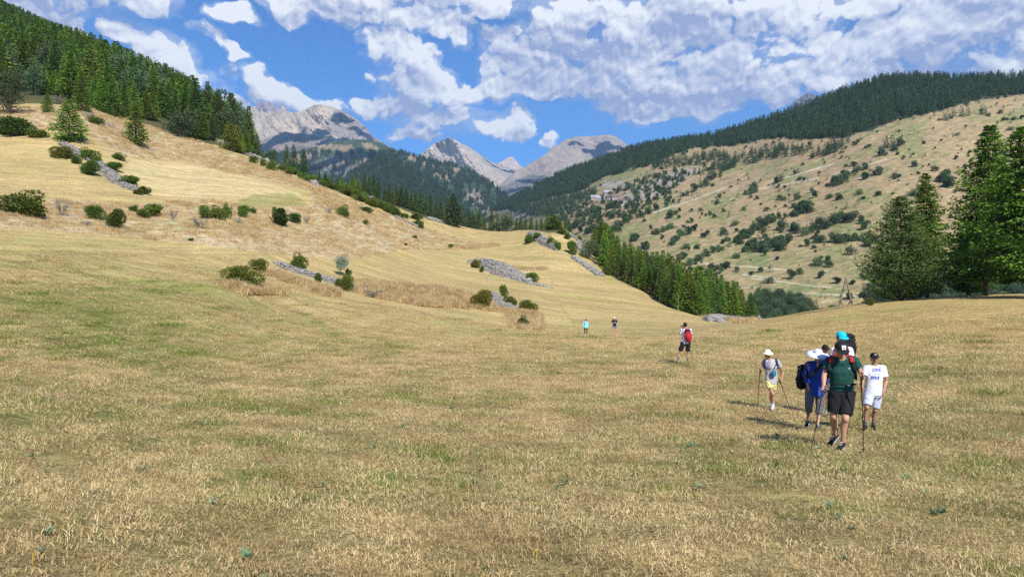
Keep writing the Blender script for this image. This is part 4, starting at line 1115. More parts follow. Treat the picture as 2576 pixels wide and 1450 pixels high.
# clumps and lines of trees one can tell apart: (polyline, trees, crown spread px, height m, mix of conifers)
LINES = [
 ([(1445,565),(1511,520),(1585,512)],26,8,9,.1,'in the broad-leaved grove below the hamlet'),([(1460,580),(1555,568),(1596,542)],24,8,9,.1,'at the lower side of the grove below the hamlet'),
 ([(1596,549),(1640,530),(1666,516),(1703,497)],15,4,8,.2,'in the line climbing right from the grove'),([(1644,464),(1660,478),(1677,493)],9,6,9,.5,'in the clump above the climbing line'),
 ([(1710,492),(1732,485)],4,2,8,.3,'in the short pair of clumps mid slope'),([(1743,479),(1769,464),(1791,449),(1817,434)],14,4,10,.5,'in the long line below the upper wood'),
 ([(1821,423),(1872,412),(1887,405)],9,3,9,.6,'in the line joining the upper wood'),([(1540,482),(1600,479)],6,4,8,.3,'above the hamlet roofs'),([(1900,472),(1890,478),(1908,476)],4,5,9,.0,'in the dark round clump on the bare slope'),
 ([(1948,457),(2009,431)],9,2,8,.9,'in the conifer line on the bare slope'),([(1681,545),(1690,541)],3,3,8,.0,'casting a dark shadow below the climbing line'),
 ([(1867,598),(1912,567),(1948,549),(2005,535),(2036,518)],24,5,8,.2,'in the long diagonal thicket of the lower slope'),([(2002,540),(2020,530),(2036,524)],8,5,11,.0,'in the tall clump on the diagonal thicket'),
 ([(1956,571),(2001,576),(2023,593),(2067,567)],16,5,8,.1,'in the second diagonal thicket'),([(1894,620),(1956,624),(1996,602)],14,5,8,.1,'in the third diagonal thicket'),
 ([(2076,576),(2103,553),(2156,549),(2196,580)],20,7,7,.2,'in the scattered grove left of the knoll trees'),([(2023,616),(2058,607),(2098,607),(2156,598),(2196,607)],20,5,7,.3,'in the lower grove left of the knoll trees'),
 ([(2098,469),(2125,447),(2152,429),(2178,420)],15,7,9,.3,'in the clump high on the open slope'),([(2223,362),(2250,376),(2280,353)],12,5,10,.7,'in the conifer clump under the upper wood'),
 ([(2209,387),(2236,389)],4,2,8,.6,'just below the conifer clump under the upper wood'),([(2178,447),(2215,436)],3,3,8,.0,'right of the clump high on the open slope'),([(2356,447),(2392,465),(2375,440)],10,8,9,.2,'in the grove behind the slim larch'),
 ([(2374,298),(2420,290),(2489,282)],12,3,10,.95,'in the conifer row at the top of the bare slope'),([(1592,600),(1598,604)],4,5,7,.0,'in the dark clump near the belt'),([(1605,618),(1625,621)],5,5,7,.0,'right above the belt'),
 ([(1666,582),(1692,567)],6,3,6,.1,'in the small line below the grove'),([(1688,619),(1714,589),(1747,578)],12,3,7,.2,'in the line left of the second thicket'),([(1850,608),(1887,589),(1913,575),(1935,556)],14,4,6,.1,'in the lower fringe of the diagonal thicket'),
 ([(1850,648),(1883,626),(1924,630),(1953,611),(1990,600)],22,6,7,.1,'in the big lower thicket'),([(1736,667),(1762,648),(1806,630)],12,3,6,.1,'in the short line above the belt'),([(1773,689),(1799,674),(1836,667)],10,4,5.5,.1,'in the thicket next to the belt'),
 ([(2330,470),(2300,490)],3,4,7,.0,'left of the slim larch'),([(2040,395),(2050,392)],2,2,8,.8,'under the long arm of the wood'),
]
GH = 'trees in clumps on the far hillside'
for (ln, n, sp, hgt, mixc, where) in LINES:
    L = np.array(ln, float); seg = np.r_[0, np.cumsum(np.hypot(*np.diff(L, axis=0).T))]
    for i in range(n):
        q = random.uniform(0, seg[-1])
        px = np.interp(q, seg, L[:, 0]) + random.gauss(0, sp * .7); py = np.interp(q, seg, L[:, 1]) + random.gauss(0, sp * .5) + 4
        l = hill.hit(px, py)
        if l is None or (1484 < px < 1592 and 486 < py < 516): continue
        hh = hgt * random.uniform(.7, 1.5)
        con = random.random() < mixc
        tree('conifer' if con else 'broadleaf_tree', ('cone%d' % random.randrange(2)) if con else 'round%d' % random.randrange(3), l.x, l.y, l.z - .4, hh * (1.2 if con else 1), random.uniform(.8, 1.3),
             '%s %s %s' % ('small' if hh < hgt else ('middle-sized' if hh < 1.25 * hgt else 'large'), 'dark conifer' if con else 'broad-leaved tree', where), 'tree', GH, parts=False)
LONE = [(1947,470,'c'),(1880,442,'c'),(1770,466,'c'),(1716,626-130,'c'),(2005,662-160,'b'),(2130,527,'c'),(2525,272,'c'),(1700,540,'b'),(1835,620,'c'),(1820,588,'b'),(1870,550-20,'b'),(2200,440,'b'),(2300,420,'b'),(2100,395,'c'),(1855,497,'c'),
 (1960,482,'c'),(1963,502,'b'),(2050,497,'b'),(2110,503,'b'),(2160,490,'b'),(2060,442,'c'),(1810,502,'c'),(1650,590,'b'),(1740,560,'b'),(1780,590,'b'),(2140,640,'b'),(2081,660,'b'),(2085,672,'b'),(2060,668,'b'),(1722,652,'b'),(1660,660,'b'),(2010,690,'b'),(1992,702,'b'),(2340,300,'c'),(2350,292,'c'),(2540,290,'c')]
for i, (px, py, t) in enumerate(LONE):
    l = hill.hit(px, py)
    if l is None: continue
    tier = 'upper' if py < 450 else ('middle' if py < 530 else ('lower' if py < 610 else 'lowest'))
    wh = next(w for x, w in ((1680, 'beyond the belt corner'), (1760, 'over the upper half of the belt'), (1830, 'over the lower half of the belt'), (1900, 'over the two lone larches'), (1985, 'straight over the pine wood'), (2075, 'over the right edge of the pine wood'), (2150, 'over the wooden pylon'), (2270, 'over the bushy spruce'), (9999, 'over the slim larch')) if px < x)
    tree('conifer' if t == 'c' else 'broadleaf_tree', 'cone%d' % (i % 2) if t == 'c' else 'round%d' % (i % 3), l.x, l.y, l.z - .3, random.uniform(6, 9), 1.2,
         ('lone dark conifer' if t == 'c' else 'lone round tree') + ' on the %s far hillside, %s' % (tier, wh), 'tree', 'single trees on the far hillside', parts=False)
# pine wood beyond the field, right of the two lone larches
GPW = 'pines of the dark wood beyond the field'
ptop = [(1880,752),(1890,740),(1900,724),(1930,712),(1970,716),(2010,724),(2040,742),(2060,762),(2072,780)]
for i in range(115):
    px = random.uniform(1884, 2072); f = random.random()
    top = interp(ptop, px) + f * (800 - interp(ptop, px)) * .95
    l = hill.hit(px, float(top) + 34)
    if l is None: continue
    where = 'in its left part' if px < 1945 else ('in its middle' if px < 2010 else 'at its right end')
    lay = 'top' if f < .33 else ('middle' if f < .66 else 'bottom')
    tree('pine_tree', 'pine%d' % (i % 2), l.x, l.y, l.z - 1.5, random.uniform(8, 11), random.uniform(.7, 1.0), '%sdark pine in the %s layer of the pine wood, %s' % (random.choice(('slim ', 'broad ', '')), lay, where), 'pine', GPW, parts=False)
def behind_knoll(px, py, V):
    return in_poly(px, py, [(2170,760),(2200,715),(2330,690),(2400,660),(2600,650),(2700,650),(2700,780),(2170,780)])
p = slope_points(hill, 330, 760, behind_knoll, 13, 2.0)
scatter_trees('forest', p, RNG.uniform(7, 11, len(p)), ['pine0','pine1','cone0'], 14)

# mid slopes: forest as a mass
def midforest(px, py, V):
    return (fbm(px / 16, py / 22, 5, 70, 0.62) < 0.25)
p = slope_points(mid1, 7000, 220, midforest, 15, 2.0)
scatter_trees('forest', p, RNG.uniform(14, 22, len(p)), ['cone0','cone1'], 16, 1.0, 1.5)
def mid2f(px, py, V):
    n = fbm(px / 16, py / 22, 5, 70, 0.62)
    return (n < 0.05) & (py > 380 + 0.0 * px) & (px > 700) & ~(in_poly(px, py, [(1165,455),(1240,480),(1262,545),(1160,545)]) & (fbm(px / 9, py / 9, 3, 64) > -.05)) & ((px > 960) | (n < -.12))
p = slope_points(mid2, 9000, 420, mid2f, 17, 2.0)
scatter_trees('forest', p, RNG.uniform(14, 24, len(p)), ['cone0','cone1'], 18, 1.0, 1.6)

# ------------------------------------------------------------------ people
def plain(name, col, rough=0.85, spec=0.3, bump=0.25, scale=60, var=0.12):
    m, h = new_mat(name)
    pos = h.n('ShaderNodeTexCoord').outputs['Object']
    n = h.noise(pos, scale, 3); n2 = h.noise(pos, 9, 3)
    c = h.n('ShaderNodeVectorMath', operation='SCALE', ins={0: (*col,), 'Scale': h.m('MULTIPLY_ADD', n2, 2 * var, 1 - var)}).outputs[0]
    return finish(m, h, c, rough=rough, spec=spec, bump=n, bs=bump, bd=0.004)
SKIN = plain('skin', (0.50, 0.27, 0.18), 0.55, 0.4, 0.1)
SKIN2 = plain('tanned_skin', (0.42, 0.215, 0.13), 0.5, 0.4, 0.1)
GREEN_T = plain('dark_green_cloth', (0.010, 0.062, 0.050)); BLACKC = plain('black_cloth', (0.012, 0.012, 0.014)); WHITEC = plain('white_cloth', (0.72, 0.74, 0.82))
GREYT = plain('light_grey_cloth', (0.42, 0.40, 0.41)); BLUEC = plain('blue_cloth', (0.02, 0.06, 0.32)); GREYC = plain('grey_cloth', (0.13, 0.13, 0.14)); YELLOWC = plain('pale_yellow_cloth', (0.72, 0.68, 0.25))
PALEB = plain('pale_blue_cloth', (0.50, 0.54, 0.66)); TURQ = plain('turquoise_cloth', (0.01, 0.46, 0.62)); CREAM = plain('cream_cloth', (0.74, 0.66, 0.48)); REDC = plain('red_cloth', (0.42, 0.02, 0.03))
NAVY = plain('navy_cloth', (0.015, 0.02, 0.07)); SKYC = plain('sky_blue_cloth', (0.22, 0.60, 0.66)); DENIM = plain('denim', (0.12, 0.20, 0.36)); TEAL = plain('teal_cloth', (0.02, 0.22, 0.30))
HAIR = plain('dark_hair', (0.022, 0.014, 0.010), 0.6); HAIRB = plain('brown_hair', (0.10, 0.055, 0.03), 0.6); HAIRG = plain('grey_hair', (0.30, 0.27, 0.24), 0.6)
RUBBER = plain('white_rubber', (0.62, 0.62, 0.60), 0.6); DARKP = plain('dark_plastic', (0.015, 0.015, 0.017), 0.4, 0.5, 0.0); PRINT = plain('blue_print', (0.012, 0.03, 0.42), 0.7); PRINTG = plain('grey_print', (0.40, 0.42, 0.48), 0.7)
WHITEP = plain('white_print', (0.75, 0.75, 0.74), 0.7); EYEMAT = plain('dark_eye', (0.02, 0.015, 0.012), 0.3, 0.5, 0.0); LIP = plain('lips', (0.36, 0.13, 0.10), 0.5); CARBON = plain('carbon_pole', (0.02, 0.02, 0.023), 0.35, 0.5, 0.0)
BLUEP = plain('blue_pouch', (0.02, 0.17, 0.26)); SHOEG = plain('grey_shoe', (0.16, 0.16, 0.18)); SHOEW = plain('pale_shoe', (0.55, 0.56, 0.56)); GREYCAP = plain('grey_cap', (0.22, 0.22, 0.25))

_sph = None
class Blob:
    """closed pieces, merged afterwards into one skin"""
    def __init__(s): s.V = []; s.F = []; s.n = 0
    def add(s, V, F):
        s.V.append(V); s.F += [tuple(i + s.n for i in f) for f in F]; s.n += len(V)
    def loft(s, C, RX, RY, yaw=0.0, k=16):
        """stack of ellipses along a path, closed at both ends"""
        C = np.asarray(C, float); n = len(C)
        T = unit(np.gradient(C, axis=0)) if n > 1 else np.array([[0, 0, 1.]])
        an = np.linspace(0, 2 * np.pi, k, endpoint=False); V = []
        X0 = np.array([math.cos(yaw), math.sin(yaw), 0.0])
        for i in range(n):
            Y = np.cross(T[i], X0); Y /= np.linalg.norm(Y) + 1e-9
            if abs(np.dot(T[i], X0)) > .95:
                Y = np.cross(T[i], [0, 0, 1.0]); Y /= np.linalg.norm(Y) + 1e-9
            X = np.cross(Y, T[i])
            V.append(C[i] + RX[i] * np.cos(an)[:, None] * X + RY[i] * np.sin(an)[:, None] * Y)
        F = []
        for i in range(n - 1):
            for j in range(k):
                a, b = i * k + j, i * k + (j + 1) % k
                F.append((a, b, b + k, a + k))
        F.append(tuple(range(k))[::-1]); F.append(tuple(range((n - 1) * k, n * k)))
        s.add(np.vstack(V), F)
    def ball(s, c, r, yaw=0.0, pitch=0.0):
        r = np.broadcast_to(np.asarray(r, float), (3,)); k, m = 14, 9
        th = np.linspace(0, np.pi, m + 2)[1:-1]; an = np.linspace(0, 2 * np.pi, k, endpoint=False)
        V = [np.array([[0, 0, 1.0]])] + [np.stack([np.sin(t) * np.cos(an), np.sin(t) * np.sin(an), np.full(k, math.cos(t))], -1) for t in th] + [np.array([[0, 0, -1.0]])]
        V = np.vstack(V) * r
        M = np.array((Matrix.Rotation(yaw, 3, 'Z') @ Matrix.Rotation(pitch, 3, 'X')))
        V = V @ M.T + np.asarray(c, float)
        F = [(0, 1 + j, 1 + (j + 1) % k) for j in range(k)]
        for i in range(m - 1):
            for j in range(k):
                a, b = 1 + i * k + j, 1 + i * k + (j + 1) % k
                F.append((a, a + k, b + k, b))
        e = 1 + m * k; F += [(e, e - k + (j + 1) % k, e - k + j) for j in range(k)]
        s.add(V, F)
    def cap(s, a, b, ra, rb, ends=True):
        a = np.asarray(a, float); b = np.asarray(b, float)
        s.loft([a, (a + b) / 2, b], [ra, (ra + rb) / 2, rb], [ra, (ra + rb) / 2, rb], k=12)
        if ends: s.ball(a, ra); s.ball(b, rb)
    def chain(s, pts, rs):
        for i in range(len(pts) - 1): s.cap(pts[i], pts[i + 1], rs[i], rs[i + 1])
    def mesh(s, name, voxel=None, smooth=3, cut=None, folds=0.0, fs=8, seed=0):
        me = bpy.data.meshes.new(name); me.from_pydata(np.vstack(s.V).tolist(), [], s.F); me.update()
        if voxel:
            o = bpy.data.objects.new('tmp', me); COL.objects.link(o)
            r = o.modifiers.new('r', 'REMESH'); r.mode = 'VOXEL'; r.voxel_size = voxel; r.use_smooth_shade = True
            q = o.modifiers.new('s', 'SMOOTH'); q.iterations = smooth; q.factor = 0.5
            dg = bpy.context.evaluated_depsgraph_get()
            m2 = bpy.data.meshes.new_from_object(o.evaluated_get(dg)); m2.name = name
            bpy.data.objects.remove(o); bpy.data.meshes.remove(me); me = m2
        n = len(me.vertices)
        if folds and n:
            co = np.empty(n * 3, np.float32); me.vertices.foreach_get('co', co); co = co.reshape(-1, 3)
            no = np.empty(n * 3, np.float32); me.vertex_normals.foreach_get('vector', no); no = no.reshape(-1, 3)
            f = fbm(co[:, 0] * fs + co[:, 1] * fs * .7 + seed, co[:, 2] * fs * .6 + co[:, 0] * 5, 2, seed, .45, ridged=True) - .3
            co = co + no * (f * folds)[:, None]
            me.vertices.foreach_set('co', co.astype(np.float32).ravel())
        if cut:
            bm = bmesh.new(); bm.from_mesh(me)
            for co, no in cut:
                bmesh.ops.bisect_plane(bm, geom=bm.verts[:] + bm.edges[:] + bm.faces[:], plane_co=co, plane_no=no, clear_outer=True)
            bm.to_mesh(me); bm.free()
        me.polygons.foreach_set('use_smooth', np.ones(len(me.polygons), bool)); me.update()
        return me
def V3(*a): return np.array(a, float)
def part(name, me, mat, parent, **props):
    me.materials.clear(); me.materials.append(mat)
    o = bpy.data.objects.new(name, me); COL.objects.link(o); o.parent = parent
    for k, v in props.items(): o[k] = v
    return o
def lerp(a, b, t): return np.asarray(a) * (1 - t) + np.asarray(b) * t
def grip_hand(B, P, axis, frm, k=1.0):
    """palm against a pole at P, four fingers curled round it and a thumb closing over them"""
    A = unit(np.asarray(axis, float)); F = unit(np.asarray(frm, float) - P); F = unit(F - A * np.dot(F, A)); S = np.cross(A, F)
    B.cap(P + F * .034 * k + A * .028 * k, P + F * .034 * k - A * .034 * k, .023 * k, .024 * k)
    B.cap(frm, P + F * .034 * k, .022 * k, .026 * k)
    for i, ln in enumerate((0.92, 1.0, .95, .78)):
        o = A * (0.033 - .021 * i) * k; pts = []
        for q in range(5):
            an = 0.25 + q * 0.95 * ln * .85
            pts.append(P + o + (F * math.cos(an) + S * math.sin(an)) * .026 * k)
        B.chain(pts, [.0105 * k, .0105 * k, .0095 * k, .009 * k, .008 * k])
    pts = [P + F * .04 * k + A * .03 * k, P - S * .03 * k + A * .045 * k + F * .01 * k, P - S * .02 * k + A * .05 * k - F * .02 * k]
    B.chain(pts, [.013 * k, .012 * k, .010 * k])
def loose_hand(B, W, d, side, k=1.0, curl=0.5):
    """relaxed hand hanging along direction d; side = towards the thumb"""
    D = unit(np.asarray(d, float)); S = unit(np.asarray(side, float) - D * np.dot(side, D)); N = np.cross(D, S)
    B.loft([W, W + D * .045 * k, W + D * .09 * k], [.027 * k, .038 * k, .036 * k], [.018 * k, .018 * k, .014 * k], yaw=math.atan2(S[1], S[0]))
    for i, ln in enumerate((.070, .080, .074, .058)):
        o = W + D * .085 * k + S * (.030 - .020 * i) * k; p = [o]; a = 0.1
        for q in range(3):
            a += curl * (.5 + .2 * q)
            p.append(p[-1] + (D * math.cos(a) + N * math.sin(a)) * ln * k / 3)
        B.chain(p, [.0098 * k, .009 * k, .0085 * k, .0075 * k])
    B.chain([W + D * .03 * k + S * .025 * k, W + D * .06 * k + S * .052 * k, W + D * .088 * k + S * .050 * k + N * .01], [.012 * k, .011 * k, .009 * k])

class Person:
    """one body from its joints (metres, x to the right, y away from the camera, z up), then clothes over it"""
    def __init__(s, px, base, label, J, k=1.0, fem=False, skin=None, voxel=.008, face=(0, -1), nod=0.2, turn=0.0, d=None):
        s.J = {a: V3(*b) for a, b in J.items()}; s.k = k; s.vx = voxel; s.skin = skin or SKIN; s.fem = fem
        x, y, z = at_px(px, base, sink=0.0)
        s.e = bpy.data.objects.new('person', None); COL.objects.link(s.e); s.e.location = (x, y, z)
        s.e['label'] = label; s.e['category'] = 'person'; s.loc = V3(x, y, z)
        s.yaw = math.atan2(face[0], -face[1]); s.nod = nod
        s.fd = V3(math.sin(s.yaw), -math.cos(s.yaw), 0)   # way the face looks
        s.by = turn
    def head_pt(s, x, y, z):
        """a point of the head: x to its left, y forward, z up, in head radii"""
        M = Matrix.Rotation(s.yaw, 3, 'Z') @ Matrix.Rotation(s.nod, 3, 'X')
        return s.J['head'] + np.array(M @ Vector((x, -y, z))) * .1 * s.k
    def body(s, hands=(None, None), bare=True):
        J, k = s.J, s.k; B = Blob()
        H = s.head_pt
        hp = s.nod
        B.ball(H(0, -.1, .25), V3(.074, .092, .085) * k, s.yaw, hp)
        B.ball(H(0, .12, -.35), V3(.058, .072, .075) * k, s.yaw, hp)
        B.ball(H(0, .45, -.88), V3(.030, .028, .022) * k, s.yaw, hp)             # chin
        B.chain([H(0, .82, .05), H(0, 1.02, -.28)], [.010 * k, .015 * k])           # nose
        B.ball(H(0, .72, .22), V3(.045, .016, .012) * k, s.yaw, hp)                 # brow
        B.ball(H(0, .74, -.58), V3(.025, .012, .012) * k, s.yaw, hp)                # mouth
        for q in (-1, 1):
            B.ball(H(.74 * q, -.1, -.1), V3(.012, .022, .032) * k, s.yaw, hp)       # ears
            B.ball(H(.40 * q, .58, -.3), V3(.022, .018, .020) * k, s.yaw, hp)       # cheeks
        nb = J['neck']; B.cap(lerp(nb, J['head'], -.1), H(0, -.2, -.55), .056 * k, .052 * k)
        sh = lerp(J['shA'], J['shB'], .5); hipc = lerp(J['hipA'], J['hipB'], .5)
        w = np.linalg.norm(J['shA'] - J['shB']) * .5
        wz = .80 if s.fem else .92
        pts = [hipc + V3(0, 0, -.04), hipc + V3(0, 0, .06), lerp(hipc, sh, .4), lerp(hipc, sh, .72), lerp(hipc, sh, .92), nb]
        rx = [.150 * k, .160 * k, .138 * k * wz, .160 * k * (wz + .04), min(w, .19) * .86, .05 * k]
        ry = [.100 * k, .108 * k, .095 * k, .112 * k, .090 * k, .05 * k]
        B.loft(pts, rx, ry, s.by, 20)
        if s.fem:
            f = V3(math.sin(s.by), -math.cos(s.by), 0)
            for q in (-1, 1): B.ball(lerp(hipc, sh, .74) + f * .085 * k + V3(math.cos(s.by), math.sin(s.by), 0) * .07 * q * k, V3(.055, .05, .055) * k)
        for a, hd in zip('AB', hands):
            S, E, W = J['sh' + a], J['el' + a], J['wr' + a]
            B.cap(lerp(sh, S, .4), S, .062 * k, .056 * k)
            B.cap(S, lerp(S, E, .5), .052 * k, .045 * k); B.cap(lerp(S, E, .5), E, .045 * k, .037 * k)
            B.cap(E, lerp(E, W, .3), .036 * k, .041 * k); B.cap(lerp(E, W, .3), W, .041 * k, .025 * k)
            if hd is None: loose_hand(B, W, unit(W - E) + V3(0, 0, -.3), V3(0, -1, 0), k)
            else:
                P, ax = hd; grip_hand(B, np.asarray(P, float), ax, W, k)
            hip, kn, an = J['hip' + a], J['kn' + a], J['an' + a]
            B.cap(hip, lerp(hip, kn, .45), .088 * k, .074 * k); B.cap(lerp(hip, kn, .45), kn, .074 * k, .053 * k)
            B.ball(kn + V3(0, -.012, 0), V3(.050, .055, .060) * k)
            cf = lerp(kn, an, .33) + V3(0, .018, 0) * k
            B.cap(kn, cf, .048 * k, .054 * k); B.cap(cf, lerp(kn, an, .72), .054 * k, .035 * k); B.cap(lerp(kn, an, .72), an, .035 * k, .034 * k)
            t = unit(J['toe' + a] - an)
            B.cap(an + V3(0, 0, -.02), J['toe' + a], .034 * k, .026 * k)
        o = part('body', B.mesh('body', s.vx, 3), s.skin, s.e)
        for q in (-1, 1):
            b = Blob(); b.ball(H(.31 * q, .80, .02), V3(.014, .008, .008) * k, s.yaw, hp); part('eye', b.mesh("eye"), EYEMAT, s.e)
            b = Blob(); b.chain([H(.15 * q, .90, .24), H(.45 * q, .80, .26)], [.006 * k, .005 * k]); part('eyebrow', b.mesh('eyebrow'), HAIR, s.e)
        b = Blob(); b.ball(H(0, .86, -.60), V3(.022, .006, .006) * k, s.yaw, hp); part('mouth', b.mesh('mouth'), LIP, s.e)
        return s
    def hair(s, mat, long=False, back=1.0):
        B = Blob(); H = s.head_pt; k = s.k
        B.ball(H(0, -.25, .3), V3(.080, .088, .085) * k * back, s.yaw, s.nod)
        B.ball(H(0, -.45, -.15), V3(.072, .060, .072) * k, s.yaw, s.nod)
        if long:
            for q in (-1, 1): B.chain([H(.6 * q, -.2, 0), H(.72 * q, -.1, -.8), H(.7 * q, .1, -1.6)], [.03 * k, .032 * k, .02 * k])
            B.chain([H(0, -.7, 0), H(0, -.8, -1.2), H(0, -.7, -2.0)], [.06 * k, .06 * k, .03 * k])
        part('hair', B.mesh('hair', .009, 1, folds=.006, fs=60), mat, s.e)
        return s
    def top(s, mat, sleeve=.5, hem=-.08, loose=1.0, neck=.0, name='t_shirt', folds=.007, flare=1.0):
        """sleeve: how far down the arm (0..1 upper arm, 1..2 forearm); hem: metres below the hips (negative = lower)"""
        J, k = s.J, s.k; B = Blob(); sh = lerp(J['shA'], J['shB'], .5); hipc = lerp(J['hipA'], J['hipB'], .5)
        w = np.linalg.norm(J['shA'] - J['shB']) * .5
        bot = hipc + V3(0, 0, hem)
        pts = [bot - V3(0, 0, .02), bot + V3(0, 0, .02), hipc + V3(0, 0, .08), lerp(hipc, sh, .42), lerp(hipc, sh, .72), lerp(hipc, sh, .95), J['neck'] + V3(0, -.01, -.03)]
        wz = .90 if s.fem else 1.0
        rx = [.178 * k * flare, .178 * k * flare, .175 * k, .165 * k * wz, .180 * k * wz, min(w, .2) * .95, .085 * k]
        ry = [.130 * k * flare, .130 * k * flare, .126 * k, .120 * k, .130 * k, .108 * k, .078 * k]
        B.loft(pts, [r * loose for r in rx], [r * loose for r in ry], s.by, 24)
        if s.fem:
            f = V3(math.sin(s.by), -math.cos(s.by), 0)
            for q in (-1, 1): B.ball(lerp(hipc, sh, .74) + f * .09 * k + V3(math.cos(s.by), math.sin(s.by), 0) * .07 * q * k, V3(.066, .06, .066) * k)
        for a in 'AB':
            S, E, W = J['sh' + a], J['el' + a], J['wr' + a]
            B.cap(lerp(sh, S, .35), S, .078 * k, .070 * k)
            e1 = lerp(S, E, min(sleeve, 1)); B.ball(S, .070 * k)
            B.loft([S, lerp(S, e1, .6), e1], [.070 * k, .066 * k, .066 * k * loose], [.070 * k, .066 * k, .066 * k * loose], k=16)
            if sleeve > 1:
                B.ball(E, .056 * k); e2 = lerp(E, W, sleeve - 1)
                B.loft([E, lerp(E, e2, .5), e2], [.055 * k, .050 * k, .044 * k], [.055 * k, .050 * k, .044 * k], k=16)
        s.shirt = part(name, B.mesh(name, s.vx * .9, 2, folds=folds, seed=int(abs(s.loc[0]) * 10)), mat, s.e)
        return s
    def bottoms(s, mat, leg=.8, loose=1.0, name='shorts', waist=.10, folds=.008):
        """leg: 0..1 down the thigh, 1..2 down the shin"""
        J, k = s.J, s.k; B = Blob(); hipc = lerp(J['hipA'], J['hipB'], .5)
        B.loft([hipc + V3(0, 0, -.09), hipc + V3(0, 0, 0), hipc + V3(0, 0, waist)], [.155 * k, .178 * k, .158 * k], [.115 * k, .130 * k, .112 * k], s.by, 20)
        for a in 'AB':
            hip, kn, an = J['hip' + a], J['kn' + a], J['an' + a]
            e = lerp(hip, kn, min(leg, 1)); r0, r1 = .104 * k * loose ** .5, (.104 - .030 * min(leg, 1)) * k * loose
            B.loft([hip + V3(0, 0, .03), lerp(hip, e, .5), e], [r0, (r0 + r1) / 2, r1], [r0, (r0 + r1) / 2, r1], k=18)
            if leg > 1:
                B.ball(kn, .068 * k * loose); e2 = lerp(kn, an, leg - 1)
                B.loft([kn, lerp(kn, e2, .5), e2], [.067 * k * loose, .066 * k * loose, (.060 if leg < 1.6 else .045) * k * loose], [.067 * k * loose, .070 * k * loose, (.062 if leg < 1.6 else .045) * k * loose], k=16)
        part(name, B.mesh(name, s.vx * .9, 2, folds=folds, seed=5), mat, s.e)
        return s
    def feet(s, mat, sole=None, sock=None, sock_h=.1):
        J, k = s.J, s.k
        for a in 'AB':
            an, to = J['an' + a], J['toe' + a]; d = unit(to - an); dn = V3(0, 0, -1)
            B = Blob(); heel = an - d * .045 * k + V3(0, 0, -.035) * k
            B.cap(heel, to, .040 * k, .034 * k); B.cap(an + V3(0, 0, -.01), lerp(an, to, .5), .043 * k, .040 * k); B.ball(to, V3(.042, .045, .032) * k)
            B.cap(an, heel, .042 * k, .040 * k)
            sh = part('shoe', B.mesh('shoe', .009, 2), mat, s.e)
            if sole:
                B = Blob(); n = unit(np.cross(np.cross(d, V3(0, 0, 1)), d)) * -1; n = n if n[2] < 0 else -n
                B.chain([heel + n * .030 * k - d * .005, lerp(heel, to, .5) + n * .030 * k, to + n * .024 * k + d * .01], [.022 * k, .020 * k, .024 * k])
                B.cap(heel + n * .030 * k + V3(.018, 0, 0), to + n * .024 * k + V3(.02, 0, 0), .018, .018); B.cap(heel + n * .030 * k - V3(.018, 0, 0), to + n * .024 * k - V3(.02, 0, 0), .018, .018)
                part('sole', B.mesh('sole', .009, 1), sole, sh)
                for q in range(3):
                    p = lerp(an, to, .35 + .18 * q) - n * (.048 - .006 * q) * k; B2 = Blob(); B2.cap(p + V3(-.022, 0, 0), p + V3(.022, 0, 0), .004, .004); part('shoelace', B2.mesh('shoelace'), sole, sh)
            if sock:
                B = Blob(); kn = J['kn' + a]; u = unit(kn - an)
                B.loft([an, an + u * sock_h * .5, an + u * sock_h], [.043 * k, .041 * k, .044 * k], [.043 * k, .041 * k, .044 * k], k=16)
                part('sock', B.mesh('sock', .008, 1), sock, s.e)
        return s
    def cap(s, mat, brim=True, back=False, size=1.0):
        H, k = s.head_pt, s.k * size; B = Blob()
        B.ball(H(0, -.12, .46), V3(.088, .102, .082) * k, s.yaw, s.nod)
        c0 = H(0, -.1, .40); n = unit(H(0, -.1, 1.3) - c0)
        m = B.mesh('cap', .008, 2, cut=[(tuple(c0), tuple(-n))])
        o = part('cap', m, mat, s.e)
        q = -1 if back else 1
        V, F = [], []; K = 12
        for i in range(K + 1):
            a = (i / K - .5) * 2.0
            for r, dz in ((.80, .48), (1.15, .45), (1.42, .37)):
                rr = r if r < 1 else r * (1 - .10 * abs(a) ** 2 / 1.3)
                p = H(math.sin(a) * rr * .92 * size, q * math.cos(a) * rr * 1.06 * size - .12, (dz - .14 * abs(math.sin(a)) ** 2 * (r - .8)) * size)
                V.append(p)
        for i in range(K):
            for j in range(2): F.append((i * 3 + j, i * 3 + j + 1, i * 3 + j + 4, i * 3 + j + 3))
        me = bpy.data.meshes.new('brim'); me.from_pydata([tuple(v) for v in V], [], F); me.update()
        bm = bmesh.new(); bm.from_mesh(me); bmesh.ops.solidify(bm, geom=bm.faces[:], thickness=.006); bm.to_mesh(me); bm.free()
        me.polygons.foreach_set('use_smooth', np.ones(len(me.polygons), bool))
        part('brim', me, mat, o); s.capobj = o
        return s
    def sunhat(s, mat, r=2.2, droop=.35, name='sun_hat', band=None):
        H, k = s.head_pt, s.k; K = 40; V, F = [], []
        rings = [(0.0, 1.36), (.45, 1.34), (.78, 1.20), (.92, .85), (.98, .55), (1.05, .50), (1.05 + (r - 1.05) * .5, .44 - droop * .35), (r, .42 - droop)]
        for i, (q, z) in enumerate(rings):
            for j in range(K):
                a = j / K * 2 * math.pi; wv = (.10 * math.sin(2 * a + 1) + .05 * math.sin(5 * a)) * (max(q - 1, 0) / (r - 1)) * 1.6
                V.append(tuple(H(math.sin(a) * q * (.9 if q > .1 else 1), math.cos(a) * q * 1.0 - .12, z + wv)))
        for i in range(len(rings) - 1):
            for j in range(K): F.append((i * K + j, i * K + (j + 1) % K, (i + 1) * K + (j + 1) % K, (i + 1) * K + j))
        me = bpy.data.meshes.new(name); me.from_pydata(V, [], F); me.update()
